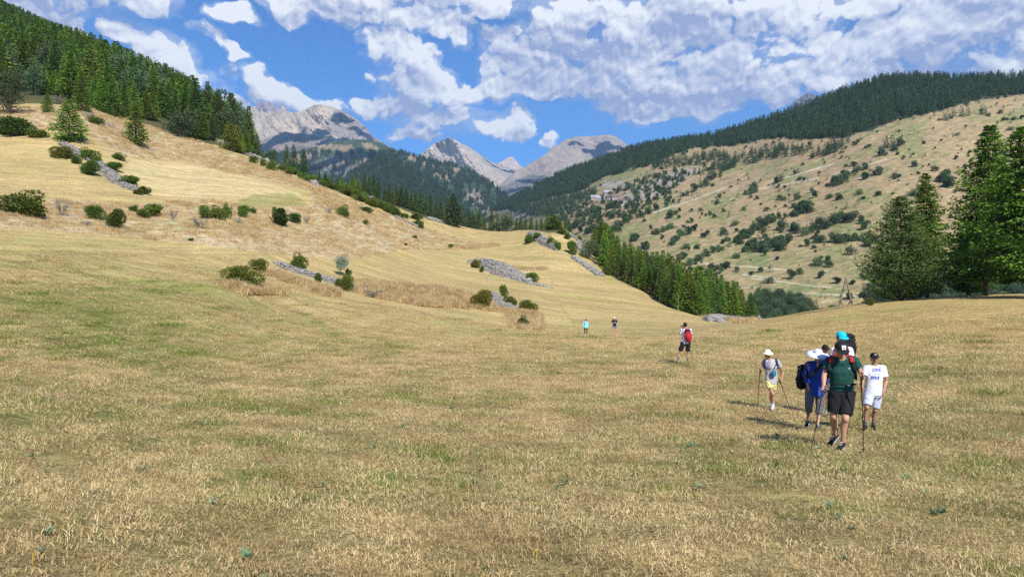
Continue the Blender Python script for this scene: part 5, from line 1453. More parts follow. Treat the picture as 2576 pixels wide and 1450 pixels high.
        bm = bmesh.new(); bm.from_mesh(me); bmesh.ops.solidify(bm, geom=bm.faces[:], thickness=.005); bm.to_mesh(me); bm.free()
        me.polygons.foreach_set('use_smooth', np.ones(len(me.polygons), bool))
        part(name, me, mat, s.e)
        return s
    def W(s, p): return s.loc + np.asarray(p, float)

def thing(name, label, cat, loc, group=None):
    e = bpy.data.objects.new(name, None); COL.objects.link(e); e.location = tuple(loc); e['label'] = label; e['category'] = cat
    if group: e['group'] = group
    return e
def tube_mesh(name, pts, rs, sides=8):
    V, F = tubes([(np.array(pts, float), np.array(rs, float))], sides)
    return mesh_from(name, V, F)
def pole(P, grip, tip, label, group='trekking poles', basket=True):
    """trekking pole; grip and tip given in the space of person P"""
    g, t = P.W(grip), P.W(tip); zt = drop(t[0], t[1]); t[2] = zt + .0
    u = unit(g - t); top = g + u * .05
    e = thing('trekking_pole', label, 'trekking pole', t, group)
    L = np.linalg.norm(top - t)
    q = lambda f: (top - t) * f
    part('shaft', tube_mesh('shaft', [q(.03), q(.35), q(.36), q(.62), q(.63), q(.9)], [.0065, .0065, .0085, .0085, .0105, .0105]), CARBON, e)
    part('grip', tube_mesh('grip', [q(.84), q(.87), q(.93), q(.965), q(.985), q(1.0)], [.013, .017, .0155, .018, .021, .012], 10), DARKP, e)
    if basket: part('basket', tube_mesh('basket', [q(.045), q(.05), q(.055)], [.010, .040, .012], 12), DARKP, e)
    part('tip', tube_mesh('tip', [V3(0, 0, -.03), q(.03)], [.003, .006]), DARKP, e)
    B = Blob(); s0 = q(.985); B.chain([s0, s0 + V3(.03, -.01, -.04), s0 + V3(.025, -.01, -.10), s0 + V3(0, 0, -.06)], [.006] * 4)
    part('wrist_strap', B.mesh('wrist_strap'), BLACKC, e)
    return e
def backpack(P, c, size, mat, label, yaw=0.0, straps=None, lid=None, panel=None, strapmat=None, tilt=0.0):
    """rounded pack with lid, pocket and shoulder straps; c and straps in the space of person P"""
    e = thing('backpack', label, 'backpack', P.W(c)); w, dp, h = size; B = Blob()
    for z, f in ((-.42, .86), (-.2, 1.0), (.05, 1.0), (.30, .92), (.42, .78)):
        B.ball(V3(tilt * z * h, 0, z * h), V3(w * .5 * f, dp * .5 * f, h * .2), yaw)
    B.loft([V3(-tilt * .4 * h, 0, -h * .42), V3(0, 0, 0), V3(tilt * .4 * h, 0, h * .40)], [w * .42, w * .5, w * .40], [dp * .42, dp * .5, dp * .40], yaw, 20)
    part('bag', B.mesh('bag', .012, 3, folds=.012, fs=9), mat, e)
    f = V3(math.sin(yaw), -math.cos(yaw), 0) * -1
    B = Blob(); B.ball(V3(tilt * h * .46, 0, h * .46) + f * dp * .06, V3(w * .46, dp * .56, h * .10), yaw); part('lid', B.mesh('lid', .012, 2), lid or mat, e)
    B = Blob(); B.ball(f * dp * .42 + V3(0, 0, -h * .15), V3(w * .34, dp * .22, h * .24), yaw); part('pocket', B.mesh('pocket', .012, 2), panel or mat, e)
    for st in (straps or []):
        B = Blob(); pts = [np.asarray(p, float) - np.asarray(c, float) for p in st]
        for a, b in zip(pts[:-1], pts[1:]): B.loft([a, (a + b) / 2, b], [.030] * 3, [.011] * 3, 0.0, 10); B.ball(a, V3(.029, .012, .02)); B.ball(b, V3(.029, .012, .02))
        part('shoulder_strap', B.mesh('shoulder_strap', .008, 1), strapmat or mat, e)
    return e
def lettering(text, size, centre, target, mat, parent, width=None, lift=.004, shear=0.0, name='lettering', extrude=0.0):
    """flat lettering laid on the front of a garment (centre: x, z)"""
    cu = bpy.data.curves.new('txt', 'FONT'); cu.body = text; cu.size = size; cu.align_x = 'CENTER'; cu.align_y = 'CENTER'; cu.shear = shear; cu.offset = .003
    o = bpy.data.objects.new('txt', cu); COL.objects.link(o)
    dg = bpy.context.evaluated_depsgraph_get(); me = bpy.data.meshes.new_from_object(o.evaluated_get(dg)); bpy.data.objects.remove(o)
    bm = bmesh.new(); bm.from_mesh(me)
    bmesh.ops.triangulate(bm, faces=bm.faces[:])
    for _ in range(3):
        ed = [e for e in bm.edges if e.calc_length() > .012]
        if not ed: break
        bmesh.ops.subdivide_edges(bm, edges=ed, cuts=1)
        bmesh.ops.triangulate(bm, faces=bm.faces[:])
    bv = BVHTree.FromPolygons([tuple(v.co) for v in target.data.vertices], [tuple(p.vertices) for p in target.data.polygons])
    xs = [v.co.x for v in bm.verts]; sc = width / (max(xs) - min(xs)) if width else 1
    for v in bm.verts:
        x, z = centre[0] + v.co.x * sc, centre[1] + v.co.y
        l, n, i, d = bv.ray_cast(Vector((x, -3, z)), Vector((0, 1, 0)), 10)
        v.co = Vector((x, (l.y if l else -.12) - lift, z))
    bm.to_mesh(me); bm.free()
    return part(name, me, mat, parent)

# positions in the two close views of the walkers: (x, y) there -> metres beside the person's feet
def frame_of(px, base, x0, y0, per, voxel=.008):
    p = np.array(hit(px, base))
    return lambda x, y, dep=0.0: tuple(world_pt(px + (x - x0) * per, base + (y - y0) * per, p[1] + dep) - p)

# the man in front -------------------------------------------------
c = frame_of(2106, 1128, 985, 1318, .24434)
J = dict(head=c(1020, 296, -.20), neck=c(1030, 372, -.05), shA=c(902, 418, 0), shB=c(1162, 418, 0), elA=c(850, 560, -.05), elB=c(1222, 520, .0), wrA=c(846, 668, -.16), wrB=c(1250, 590, -.30),
         hipA=c(968, 745, .06), hipB=c(1095, 745, .06), knA=c(945, 985, .05), knB=c(1068, 1010, -.12), anA=c(962, 1180, .30), anB=c(1040, 1262, -.02), toeA=c(915, 1262, .22), toeB=c(1010, 1315, -.20))
gA, gB = V3(*c(842, 700, -.20)), V3(*c(1232, 562, -.36))
tA, tB = V3(*c(708, 1275, -.45)), V3(*c(1260, 1245, -.30))
P = Person(2106, 1128, 'man walking in front, head down, dark green T-shirt, black cap and two poles', J, 1.06, nod=.62, voxel=.007)
P.body([(gA, gA - tA), (gB, gB - tB)]).hair(HAIR).top(GREEN_T, .62, .07, 1.06, folds=.010).bottoms(BLACKC, .84, 1.22, waist=.13).feet(BLACKC, RUBBER).cap(BLACKC, size=1.05)
# white patch with a dark swallow on the cap front
def on_cap(P, pts, r, mat, name, z0=.62):
    bv = BVHTree.FromPolygons([tuple(v.co) for v in P.capobj.data.vertices], [tuple(p.vertices) for p in P.capobj.data.polygons])
    V = []
    a0 = P.head_pt(0, -.1, .5); fw = unit(P.head_pt(0, .9, z0 + .12) - a0); rt = unit(P.head_pt(1, 0, 0) - P.head_pt(0, 0, 0)); upv = np.cross(rt, fw); upv = upv if upv[2] > 0 else -upv
    for (x, y) in pts:
        o = a0 + rt * x * P.k + upv * y * P.k + fw * .3
        l, n, i, d = bv.ray_cast(Vector(o), Vector(-fw), 2)
        V.append(tuple(np.array(l) + fw * r) if l else tuple(o - fw * .2))
    return V
def patch_grid(P, w, h, r, mat, name, zo=.025, n=8):
    pts = [(w * (i / n - .5), h * (j / n - .5) + zo) for j in range(n + 1) for i in range(n + 1)]
    V = on_cap(P, pts, r, mat, name); F = [(j * (n + 1) + i, j * (n + 1) + i + 1, (j + 1) * (n + 1) + i + 1, (j + 1) * (n + 1) + i) for j in range(n) for i in range(n)]
    me = bpy.data.meshes.new(name); me.from_pydata(V, [], F); me.update(); return part(name, me, mat, P.capobj)
patch_grid(P, .062, .058, .003, WHITEP, 'white_patch')
def strokes(P, lines, wd, r, mat, name, zo=.025):
    V, F = [], []
    for (x1, y1), (x2, y2) in lines:
        d = unit(np.array([x2 - x1, y2 - y1])) ; n = np.array([-d[1], d[0]]) * wd / 2; k = 4
        pts = []
        for i in range(k + 1):
            q = np.array([x1, y1]) * (1 - i / k) + np.array([x2, y2]) * i / k; pts += [tuple(q + n + [0, zo]), tuple(q - n + [0, zo])]
        b = len(V); V += on_cap(P, pts, r, mat, name); F += [(b + 2 * i, b + 2 * i + 1, b + 2 * i + 3, b + 2 * i + 2) for i in range(k)]
    me = bpy.data.meshes.new(name); me.from_pydata(V, [], F); me.update(); return part(name, me, mat, P.capobj)
strokes(P, [((-.024, .012), (-.004, -.004)), ((-.004, -.004), (.020, .000)), ((-.004, -.004), (.012, -.020)), ((-.012, .004), (.006, -.012))], .006, .005, BLACKC, 'swallow_emblem')
lettering('\u25BD', .03, (c(1078, 0)[0], c(0, 485)[2]), P.shirt, PRINTG, P.shirt, name='chest_emblem')
# waist belt of the pack, cord of the shorts
FM = P
def belt(P, z, rx, ry, mat, parent, name='belt', r=.012, cx=0):
    pts = [V3(cx + rx * math.sin(a), -ry * math.cos(a), z + .01 * math.cos(2 * a)) for a in np.linspace(0, 2 * math.pi, 25)]
    B = Blob(); [B.cap(a, b, r, r, ends=False) for a, b in zip(pts[:-1], pts[1:])]
    return part(name, B.mesh(name, .009, 1), mat, parent)
hx = lerp(J['hipA'], J['hipB'], .5)
bp = backpack(P, V3(*c(1040, 540, .27)), (.34, .22, .60), BLACKC, 'black backpack with red shoulder straps on the back of the man in front', 0.0,
    straps=[[V3(*c(950, 375, .12)), V3(*c(922, 365, .0)), V3(*c(915, 400, -.12)), V3(*c(898, 500, -.13)), V3(*c(885, 590, .02))], [V3(*c(1100, 375, .12)), V3(*c(1128, 365, .0)), V3(*c(1140, 400, -.12)), V3(*c(1165, 500, -.13)), V3(*c(1178, 600, .02))]], lid=REDC, strapmat=BLACKC)
for xx in (925, 1128):
    B = Blob(); a, b = V3(*c(xx - 3, 372, -.075)), V3(*c(xx + (-6 if xx < 1000 else 8), 428, -.145)); q = V3(*c(1040, 540, .27))
    B.loft([a - q, lerp(a, b, .5) - q + V3(0, -.02, .005), b - q], [.036] * 3, [.012] * 3, 0, 10); part('strap_pad', B.mesh('strap_pad', .008, 1), REDC, bp, label='red pad of the shoulder strap')
z1 = c(0, 650)[2]
pts = [V3(hx[0] + .185 * math.sin(a), -.01 - .15 * math.cos(a), z1 + .012 * math.cos(a)) - V3(*c(1040, 540, .27)) for a in np.linspace(-2.4, 2.4, 20)]
B = Blob(); [B.cap(a, b, .013, .013, ends=False) for a, b in zip(pts[:-1], pts[1:])]; part('hip_belt', B.mesh('hip_belt', .009, 1), BLACKC, bp)
B = Blob(); B.loft([V3(hx[0] - .02, -.17, z1) - V3(*c(1040, 540, .27)), V3(hx[0] + .02, -.17, z1) - V3(*c(1040, 540, .27))], [.016] * 2, [.02] * 2, 0, 8); part('buckle', B.mesh('buckle'), GREYC, bp)
pole(P, gA, tA, "slanting black trekking pole in the man in front's left-hand side fist", basket=False)
pole(P, gB, tB, 'upright black trekking pole with a round basket, held by the man in front')

# the person right behind him (turquoise cap) ----------------------
c = frame_of(2112, 1092, 1040, 1250, .24434)
hc = c(1062, 232, -.05)
J = dict(head=c(1058, 258, -.05), neck=c(1062, 330, .02), shA=c(985, 385), shB=c(1145, 385), elA=c(965, 480), elB=c(1165, 480), wrA=c(945, 560, -.1), wrB=c(1180, 560, -.1),
         hipA=c(1010, 640), hipB=c(1110, 640), knA=c(1000, 880, -.1), knB=c(1105, 890), anA=c(1005, 1190, 0), anB=c(1100, 1180, .25), toeA=c(1000, 1235, -.16), toeB=c(1105, 1225, .1))
P = Person(2112, 1092, 'walker in a turquoise cap mostly hidden behind the man in front', J, .98, nod=.35, face=(.15, -1), voxel=.011)
P.body([None, None]).hair(HAIR).top(WHITEC, .6, -.05).bottoms(BLACKC, .8, 1.1).feet(BLACKC).cap(TURQ, size=1.12)
backpack(P, V3(*c(1110, 348, .26)), (.40, .26, .46), BLACKC, 'tall black backpack rising behind the turquoise cap', 0,
    straps=[[V3(*c(1012, 345, .1)), V3(*c(1002, 365, -.09)), V3(*c(1000, 450, -.13))], [V3(*c(1112, 345, .1)), V3(*c(1122, 365, -.09)), V3(*c(1125, 450, -.13))]], strapmat=REDC)

# boy in white ------------------------------------------------------
c = frame_of(2187, 1083, 1310, 1140, .24434)
J = dict(head=c(1360, 390, -.05), neck=c(1362, 455, .0), shA=c(1275, 495), shB=c(1452, 495), elA=c(1240, 600, -.02), elB=c(1488, 625, .0), wrA=c(1236, 690, -.12), wrB=c(1452, 745, -.10),
         hipA=c(1312, 745), hipB=c(1395, 745), knA=c(1283, 900, -.14), knB=c(1368, 925, .02), anA=c(1265, 1085, -.06), anB=c(1348, 1088, .16), toeA=c(1245, 1128, -.26), toeB=c(1368, 1126, .0))
P = Person(2187, 1083, 'boy in a white T-shirt with blue print and pale shorts, wearing a black cap', J, .90, nod=.08, skin=SKIN2, voxel=.008, face=(-.1, -1))
P.body([None, None]).hair(HAIR).top(WHITEC, .66, -.03, 1.10, folds=.007).bottoms(PALEB, .86, 1.25).feet(BLACKC, BLACKC, GREYC, .12).cap(BLACKC)
for q, lines in (('letter', [((-.018, -.012), (-.018, .014)), ((-.018, .014), (-.002, -.012)), ((-.002, -.012), (-.002, .014)), ((.0, .016), (.008, .002)), ((.016, .016), (.008, .002)), ((.008, .002), (.008, -.014))]),):
    strokes(P, lines, .0045, .005, WHITEP, 'cap_letters', .02)
lettering('DIVE', .10, (c(1362, 0)[0], c(0, 508)[2]), P.shirt, PRINT, P.shirt, width=.19, shear=.25)
lettering('beneath the', .03, (c(1360, 0)[0], c(0, 545)[2]), P.shirt, PRINTG, P.shirt, width=.17, shear=.2)
lettering('FIVE', .10, (c(1342, 0)[0], c(0, 588)[2]), P.shirt, PRINT, P.shirt, width=.18, shear=.25)

# woman in blue -----------------------------------------------------
c = frame_of(2047, 1082, 760, 1145, .24434)
J = dict(head=c(805, 372, -.04), neck=c(795, 432, .02), shA=c(708, 462, .02), shB=c(872, 462, .02), elA=c(672, 580, .04), elB=c(888, 585, .04), wrA=c(700, 685, -.10), wrB=c(880, 690, -.08),
         hipA=c(725, 725), hipB=c(825, 725), knA=c(712, 880, -.06), knB=c(822, 885, -.02), anA=c(700, 1040, .16), anB=c(800, 1085, -.08), toeA=c(684, 1090, .02), toeB=c(812, 1128, -.28))
P = Person(2047, 1082, 'woman in a loose blue shirt, grey cropped trousers and wide white hat', J, .93, fem=True, nod=.25, voxel=.009)
P.body([None, None]).hair(HAIRB).top(BLUEC, 1.75, -.10, 1.12, name='shirt', folds=.014, flare=1.1).bottoms(GREYC, 1.42, 1.25, name='trousers').feet(BLACKC, RUBBER, None).sunhat(WHITEC, 2.75, .35)
B = Blob(); a = J['neck']; B.loft([V3(*c(800, 455, -.115)), V3(*c(798, 500, -.135))], [.035, .004], [.012, .012], 0, 10); part('open_collar', B.mesh('open_collar'), SKIN, P.e)
backpack(P, V3(*c(650, 590, .20)), (.34, .22, .44), BLACKC, 'black bag slung over the shoulder of the woman in blue, with a strap across', .5,
    straps=[[V3(*c(860, 452, .05)), V3(*c(835, 480, -.13)), V3(*c(760, 545, -.17)), V3(*c(700, 600, -.12)), V3(*c(672, 625, .05))], [V3(*c(705, 440, .12)), V3(*c(700, 450, -.06)), V3(*c(695, 540, -.12)), V3(*c(680, 620, .0))]], tilt=.1)

# the walker behind her ----------------------------------------------
c = frame_of(2078, 1045, 860, 985, .24434)
J = dict(head=c(852, 300), neck=c(856, 352), shA=c(775, 375), shB=c(930, 375), elA=c(765, 480), elB=c(942, 480), wrA=c(775, 570, -.1), wrB=c(930, 570, -.1),
         hipA=c(815, 610), hipB=c(890, 610), knA=c(815, 780), knB=c(876, 780, -.05), anA=c(815, 930, .2), anB=c(872, 940), toeA=c(812, 965, .05), toeB=c(868, 975, -.18))
P = Person(2078, 1045, 'walker in a dark cap and teal socks, nearly hidden behind the woman in blue', J, .94, nod=.3, voxel=.012)
P.body([None, None]).hair(HAIR).top(NAVY, .6, -.05).bottoms(GREYC, .7, 1.1).feet(SHOEG, RUBBER, TEAL, .13).cap(BLACKC)

# woman with yellow shorts -------------------------------------------
c = frame_of(1942, 1030, 300, 925, .24434)
J = dict(head=c(252, 352, .0), neck=c(268, 405, .03), shA=c(222, 430, .05), shB=c(360, 432, .0), elA=c(200, 500, -.02), elB=c(412, 545, .04), wrA=c(190, 515, -.24), wrB=c(398, 610, -.10),
         hipA=c(262, 640), hipB=c(325, 640), knA=c(305, 760, -.12), knB=c(292, 770, .10), anA=c(312, 870, -.04), anB=c(302, 860, .32), toeA=c(300, 915, -.24), toeB=c(298, 905, .18))
gA, gB = V3(*c(178, 522, -.30)), V3(*c(380, 625, -.14)); tA, tB = V3(*c(148, 912, -.25)), V3(*c(494, 918, -.05))
P = Person(1942, 1030, 'woman in pale yellow shorts and cream hat, looking sideways, a pole in each hand', J, .90, fem=True, nod=.1, face=(-.85, -.45), skin=SKIN2, voxel=.009)
P.body([(gA, gA - tA), (gB, gB - tB)]).hair(HAIRG).top(GREYT, .45, -.02, 1.05, folds=.007).bottoms(YELLOWC, .52, 1.15).feet(SHOEW, RUBBER, GREYT, .08).sunhat(CREAM, 1.75, .45)
q0 = V3(*c(320, 550, -.18)); e = thing('belt_pouch', 'turquoise blue pouch hanging in front of the woman with yellow shorts', 'pouch', P.W(q0))
B = Blob(); B.loft([V3(0, 0, -.075), V3(0, 0, 0), V3(0, 0, .075)], [.055, .066, .055], [.035, .045, .035], 0, 12); part('pouch_body', B.mesh('pouch_body', .01, 2), BLUEP, e)
B = Blob(); B.chain([V3(*c(350, 440, -.10)) - q0, V3(*c(325, 500, -.16)) - q0, V3(0, 0, .07)], [.007] * 3); part('strap', B.mesh('strap'), NAVY, e)
B = Blob(); B.chain([V3(*c(258, 420, -.06)) - q0, V3(*c(290, 490, -.15)) - q0, V3(-.02, 0, .07)], [.006] * 3); part('strap', B.mesh('strap'), NAVY, e)
backpack(P, V3(*c(290, 520, .24)), (.30, .18, .40), NAVY, 'small navy backpack on the woman with yellow shorts', 0,
    straps=[[V3(*c(235, 405, .08)), V3(*c(225, 415, -.06)), V3(*c(228, 500, -.10))], [V3(*c(340, 405, .08)), V3(*c(346, 415, -.07)), V3(*c(362, 500, -.08))]])
pole(P, gA, tA, 'upright thin pole on the hat side of the woman with yellow shorts', basket=False); pole(P, gB, tB, 'thin pole slanting outwards from the woman with yellow shorts', basket=False)

# the photographer, seen from behind ----------------------------------
c = frame_of(1717, 913, 1715, 885, .175)
J = dict(head=c(1750, 335, .0), neck=c(1758, 385, .0), shA=c(1705, 405, .02), shB=c(1825, 410, 0), elA=c(1680, 465, .12), elB=c(1835, 470, .15), wrA=c(1702, 385, .26), wrB=c(1745, 400, .28),
         hipA=c(1730, 590), hipB=c(1795, 590), knA=c(1672, 725, .04), knB=c(1790, 730, .02), anA=c(1648, 845, .02), anB=c(1790, 862, .02), toeA=c(1635, 875, .18), toeB=c(1790, 882, .2))
P = Person(1717, 913, 'man seen from behind taking a photograph, white T-shirt, black shorts and red backpack', J, .98, nod=.0, face=(-.25, 1), voxel=.012, turn=math.pi)
P.body([(V3(*c(1706, 372, .30)), V3(0, 0, 1)), (V3(*c(1728, 375, .32)), V3(0, 0, 1))]).hair(HAIR, back=1.12).top(WHITEC, .8, -.02, 1.08).bottoms(BLACKC, .85, 1.3).feet(SHOEG, RUBBER, GREYC, .17)
backpack(P, V3(*c(1795, 485, -.20)), (.32, .24, .50), REDC, 'red backpack with grey side and dark lid on the man taking a photograph', math.pi, lid=NAVY, panel=REDC, tilt=-.12,
    straps=[[V3(*c(1730, 385, -.12)), V3(*c(1722, 380, .06))], [V3(*c(1800, 385, -.12)), V3(*c(1800, 380, .06))]], strapmat=REDC)
cp = V3(*c(1712, 352, .33)); e = thing('camera', 'small black camera held up to the face of the man with the red backpack', 'camera', P.W(cp))
B = Blob(); B.loft([V3(0, 0, -.04), V3(0, 0, .04)], [.07, .07], [.03, .03], 0, 8); part('camera_body', B.mesh('camera_body', .008, 1), DARKP, e)
B = Blob(); B.cap(V3(0, .02, 0), V3(-.02, .09, 0), .028, .028); part('lens', B.mesh('lens', .008, 1), DARKP, e)

# two women in the distance -------------------------------------------
c = frame_of(1474, 841, 330, 463, .175)
J = dict(head=c(332, 246), neck=c(326, 268), shA=c(300, 282), shB=c(352, 282), elA=c(291, 320), elB=c(362, 322), wrA=c(292, 350, -.05), wrB=c(360, 352, -.02),
         hipA=c(314, 358), hipB=c(343, 358), knA=c(313, 408, .0), knB=c(346, 408, -.05), anA=c(317, 452, .05), anB=c(341, 455, -.05), toeA=c(316, 461, -.12), toeB=c(337, 463, -.2))
P = Person(1474, 841, 'distant woman in a pale blue top and black leggings, head turned down', J, 1.0, fem=True, nod=.45, face=(.4, -1), voxel=.014)
P.body([None, None]).hair(HAIR, long=True).top(SKYC, 1.85, -.05, 1.1, name='jacket').bottoms(BLACKC, 1.9, .82, name='leggings').feet(SHOEG, RUBBER).cap(GREYCAP)
backpack(P, V3(*c(322, 305, .2)), (.28, .16, .4), REDC, 'dark red backpack of the distant woman in pale blue', 0, straps=[[V3(*c(312, 270, .05)), V3(*c(310, 280, -.10)), V3(*c(312, 305, -.14))], [V3(*c(340, 270, .05)), V3(*c(342, 280, -.10)), V3(*c(344, 300, -.13))]])
c = frame_of(1546, 846, 742, 487, .175)
J = dict(head=c(740, 222), neck=c(741, 243), shA=c(711, 256), shB=c(771, 256), elA=c(699, 300), elB=c(783, 300), wrA=c(698, 345, -.04), wrB=c(784, 350, -.04),
         hipA=c(725, 338), hipB=c(757, 338), knA=c(724, 405, -.05), knB=c(755, 405, .03), anA=c(730, 472, -.02), anB=c(754, 476, .05), toeA=c(727, 484, -.2), toeB=c(754, 487, -.12))
P = Person(1546, 846, 'distant woman in a black T-shirt, denim shorts and a white cap', J, 1.0, fem=True, nod=.2, face=(-.2, -1), voxel=.014)
P.body([None, None]).hair(HAIRB, long=True).top(BLACKC, .55, .03, 1.05).bottoms(DENIM, .35, 1.05).feet(SHOEG, RUBBER).cap(WHITEC)
lettering('TVA', .13, (c(741, 0)[0], c(0, 285)[2]), P.shirt, WHITEP, P.shirt, width=.24)

# ------------------------------------------------------------------ bushes
HEDGE = 'bushes of the hedge under the skyline row'; BAND = 'bushes along the terrace bank'
def bush(px, top, base, w, sh, label, group=None, kind='bush', cat='bush', **kw):
    tree_px(kind, sh, px, top, base, w, label, cat, group, names=('stems', 'foliage'), **kw)
BUSHES = [
 (60,477,542,118,'bush0','wide green thornbush at the left end of the bank, dark inside'),
 (156,493,542,40,'dead0','bare grey twiggy bush right of the wide thornbush'),
 (237,516,552,46,'bush1','half bare green bush right of the grey twiggy bush'),
 (299,526,575,58,'bush2','glossy green leaning bush low on the bank'),
 (338,516,532,26,'bush3','tiny green bush above the leaning bush'),
 (387,513,545,46,'bush1','thin bush with outstretched twigs on the bank'),
 (362,526,548,34,'briar0','low reddish-green briar beside the thin twiggy bush'),
 (435,523,552,28,'dead1','grey-green scraggy bush between briar and clump of three'),
 (510,516,549,42,'bush2','left bush of the clump of three on the bank'),
 (546,516,552,40,'bush0','middle bush of the clump of three on the bank'),
 (572,511,549,23,'bush3','upright right bush of the clump of three'),
 (507,542,575,46,'dead2','spreading twiggy bush below the clump of three'),
 (611,516,546,32,'bush1','olive bush right of the clump of three'),
 (637,523,536,28,'bush3','flat small bush next to the olive bush'),
 (601,542,565,26,'dead0','thin twigs below the olive bush'),
 (689,520,539,20,'bush2','small dark bush behind the juniper'),
 (705,523,568,40,'juniper0','dense oval juniper standing on the bank'),
 (744,536,562,34,'bush1','dark bush right of the juniper'),
 (772,542,562,22,'dead1','wispy grey twigs at the right of the juniper'),
 (218,552,568,28,'dead2','low grey brushwood below the half bare bush'),
 (480,598,605,16,'bush3','speck of a bush low on the tawny bank'),
 (35,294,342,84,'bush1','long green thicket at the left edge above the tracks'),
 (97,322,346,52,'bush3','greyish end of the thicket by the left edge'),
 (-10,300,335,60,'bush2','outermost bush of the thicket at the left edge'),
 (156,368,398,52,'briar1','brown-green bush at the head of the stone ridge'),
 (195,388,412,26,'bush3','small dark bush set in the stone ridge'),
 (234,404,440,56,'bush2','bulky bush half way down the stone ridge'),
 (286,408,430,40,'bush1','airy bush right of the stone ridge'),
 (221,372,400,50,'bush0','fresh green bush touching the single larch'),
 (247,393,412,32,'bush2','green bush under the single larch, upper side of the stones'),
 (302,385,402,34,'bush3','flat bush alone on the tawny slope'),
 (328,442,470,44,'bush1','sparse bush by the lower part of the stone ridge'),
 (361,468,488,32,'bush2','grey-green bush at the foot of the stone ridge'),
 (345,474,488,24,'briar0','brown scrub at the foot of the stone ridge'),
 (240,292,312,38,'bush0','green bush on the short upper stone line'),
 (222,285,305,24,'dead0','grey twigs on the short upper stone line'),
 (150,238,262,40,'dead1','grey thicket below the wood near the small narrow larch'),
 (636,392,412,24,'bush1','bush among the skyline rocks'),(681,402,428,30,'bush0','green bush right of the skyline rocks'),(664,396,420,18,'bush3','small bush between skyline rocks and green bush'),
 (865,514,545,32,'bush0','two-lobed green bush near the end of the bank'),(825,517,536,22,'dead2','pale twiggy bush left of the two-lobed bush'),(920,520,534,36,'bush1','spreading bush under the hedge'),
 (922,552,565,20,'bush3','little round bush alone on the straw slope'),(1042,591,599,15,'bush3','tiny bush low on the straw slope'),(1020,611,617,9,'bush2','dot of green near the tall grass edge'),(1134,613,625,15,'bush1','small dark bush at the fold of the meadow'),
 (1046,534,552,36,'bush0','rounded bush right of the hedge'),(1060,556,576,17,'bush1','bush at the lower end of the light stone wall'),(1048,552,566,18,'bush3','bush halfway down the light stone wall'),
 (614,668,725,96,'briar0','big yellow-green briar in the middle of the meadow'),(652,650,682,42,'briar1','small yellow-green briar behind the big one'),
 (749,635,680,44,'bush0','bright round bush on the long stone strip'),(799,686,709,20,'bush2','narrow dark green bush in the stone strip'),
 (873,690,731,36,'briar1','brown bush at the right end of the stone strip'),(850,700,720,20,'briar0','low brown scrub on the stone strip'),(937,724,748,46,'dead1','dark brushwood over the small stone patch'),
 (1197,652,673,24,'briar1','dark bush on the upper end of the big stone heap'),(1214,668,684,16,'bush2','small bush on the flank of the big stone heap'),(1339,685,708,32,'bush1','round dark bush at the tail of the big stone heap'),
 (1208,728,773,52,'briar0','olive bush left of the lower stone patch'),(1234,728,742,12,'dead2','reddish twig bush on the lower stone patch'),(1267,716,752,22,'bush1','upright two-tier bush on the lower stone patch'),
 (1283,745,772,36,'briar1','brownish bush in the middle of the lower stone patch'),(1333,754,787,46,'briar0','wide olive-brown bush right of the lower stone patch'),(1318,792,824,36,'bush0','round green bush lowest in the field'),
 (1333,590,612,26,'bush2','dark bush at the left end of the mound stones'),(1352,585,604,22,'bush1','bush on the left shoulder of the mound'),(1384,592,618,20,'bush0','bush in the middle of the mound'),
 (1402,604,628,22,'bush3','bush low on the mound'),(1425,584,600,22,'bush2','bush on the crown of the mound'),(1440,605,640,26,'bush1','small tree-like bush at the right side of the mound'),(1456,590,604,18,'bush3','bush on the right shoulder of the mound'),
 (1412,575,588,26,'briar1','brown scrub on top of the mound'),(1530,660,692,30,'bush0','bush at the low end of the field-corner stones'),(1512,640,668,26,'bush2','bush beside the field-corner stones'),
(2190,748,768,22,'bush2','low bush at the foot of the bushy spruce'),
]
for px, top, base, w, sh, lab in BUSHES:
    g = BAND if 500 < base < 577 and px < 800 else None
    bush(px, top, base, w, sh, lab, g)
# the small tree with silvery top
tree_px('whitebeam', 'silver0', 856, 643, 692, 40, 'small tree with silvery leaves behind the stone strip', 'tree')
tree_px('bush', 'bush3', 878, 674, 692, 15, 'little bush right of the silvery tree', 'bush', names=('stems', 'foliage'))
hn = 0
for (ln, n, sp, hp) in [([(775,455),(830,474),(880,486),(920,494)], 26, 5, 15), ([(872,494),(930,512),(975,530),(1005,545)], 20, 6, 17), ([(690,425),(740,440),(775,458)], 8, 4, 14), ([(1000,545),(1030,550)], 3, 4, 12)]:
    L = np.array(ln, float); seg = np.r_[0, np.cumsum(np.hypot(*np.diff(L, axis=0).T))]
    for i in range(n):
        q = (i + random.uniform(-.3, .3)) / n * seg[-1]
        px = float(np.interp(q, seg, L[:, 0])) ; py = float(np.interp(q, seg, L[:, 1]) + random.gauss(0, sp * .5)); hh = hp * random.uniform(.7, 1.3)
        where = 'left of the low pine' if px < 760 else ('in its upper half' if px < 850 else ('in its middle' if px < 930 else 'towards its lower end'))
        sh = random.choice(['bush0', 'bush1', 'bush2', 'bush3', 'briar1'])
        bush(px, py - hh, py, hh * random.uniform(1.2, 1.9), sh, ('brownish' if sh[1] == 'r' else 'dark green') + ' bush of the hedge under the skyline trees, ' + where, HEDGE)

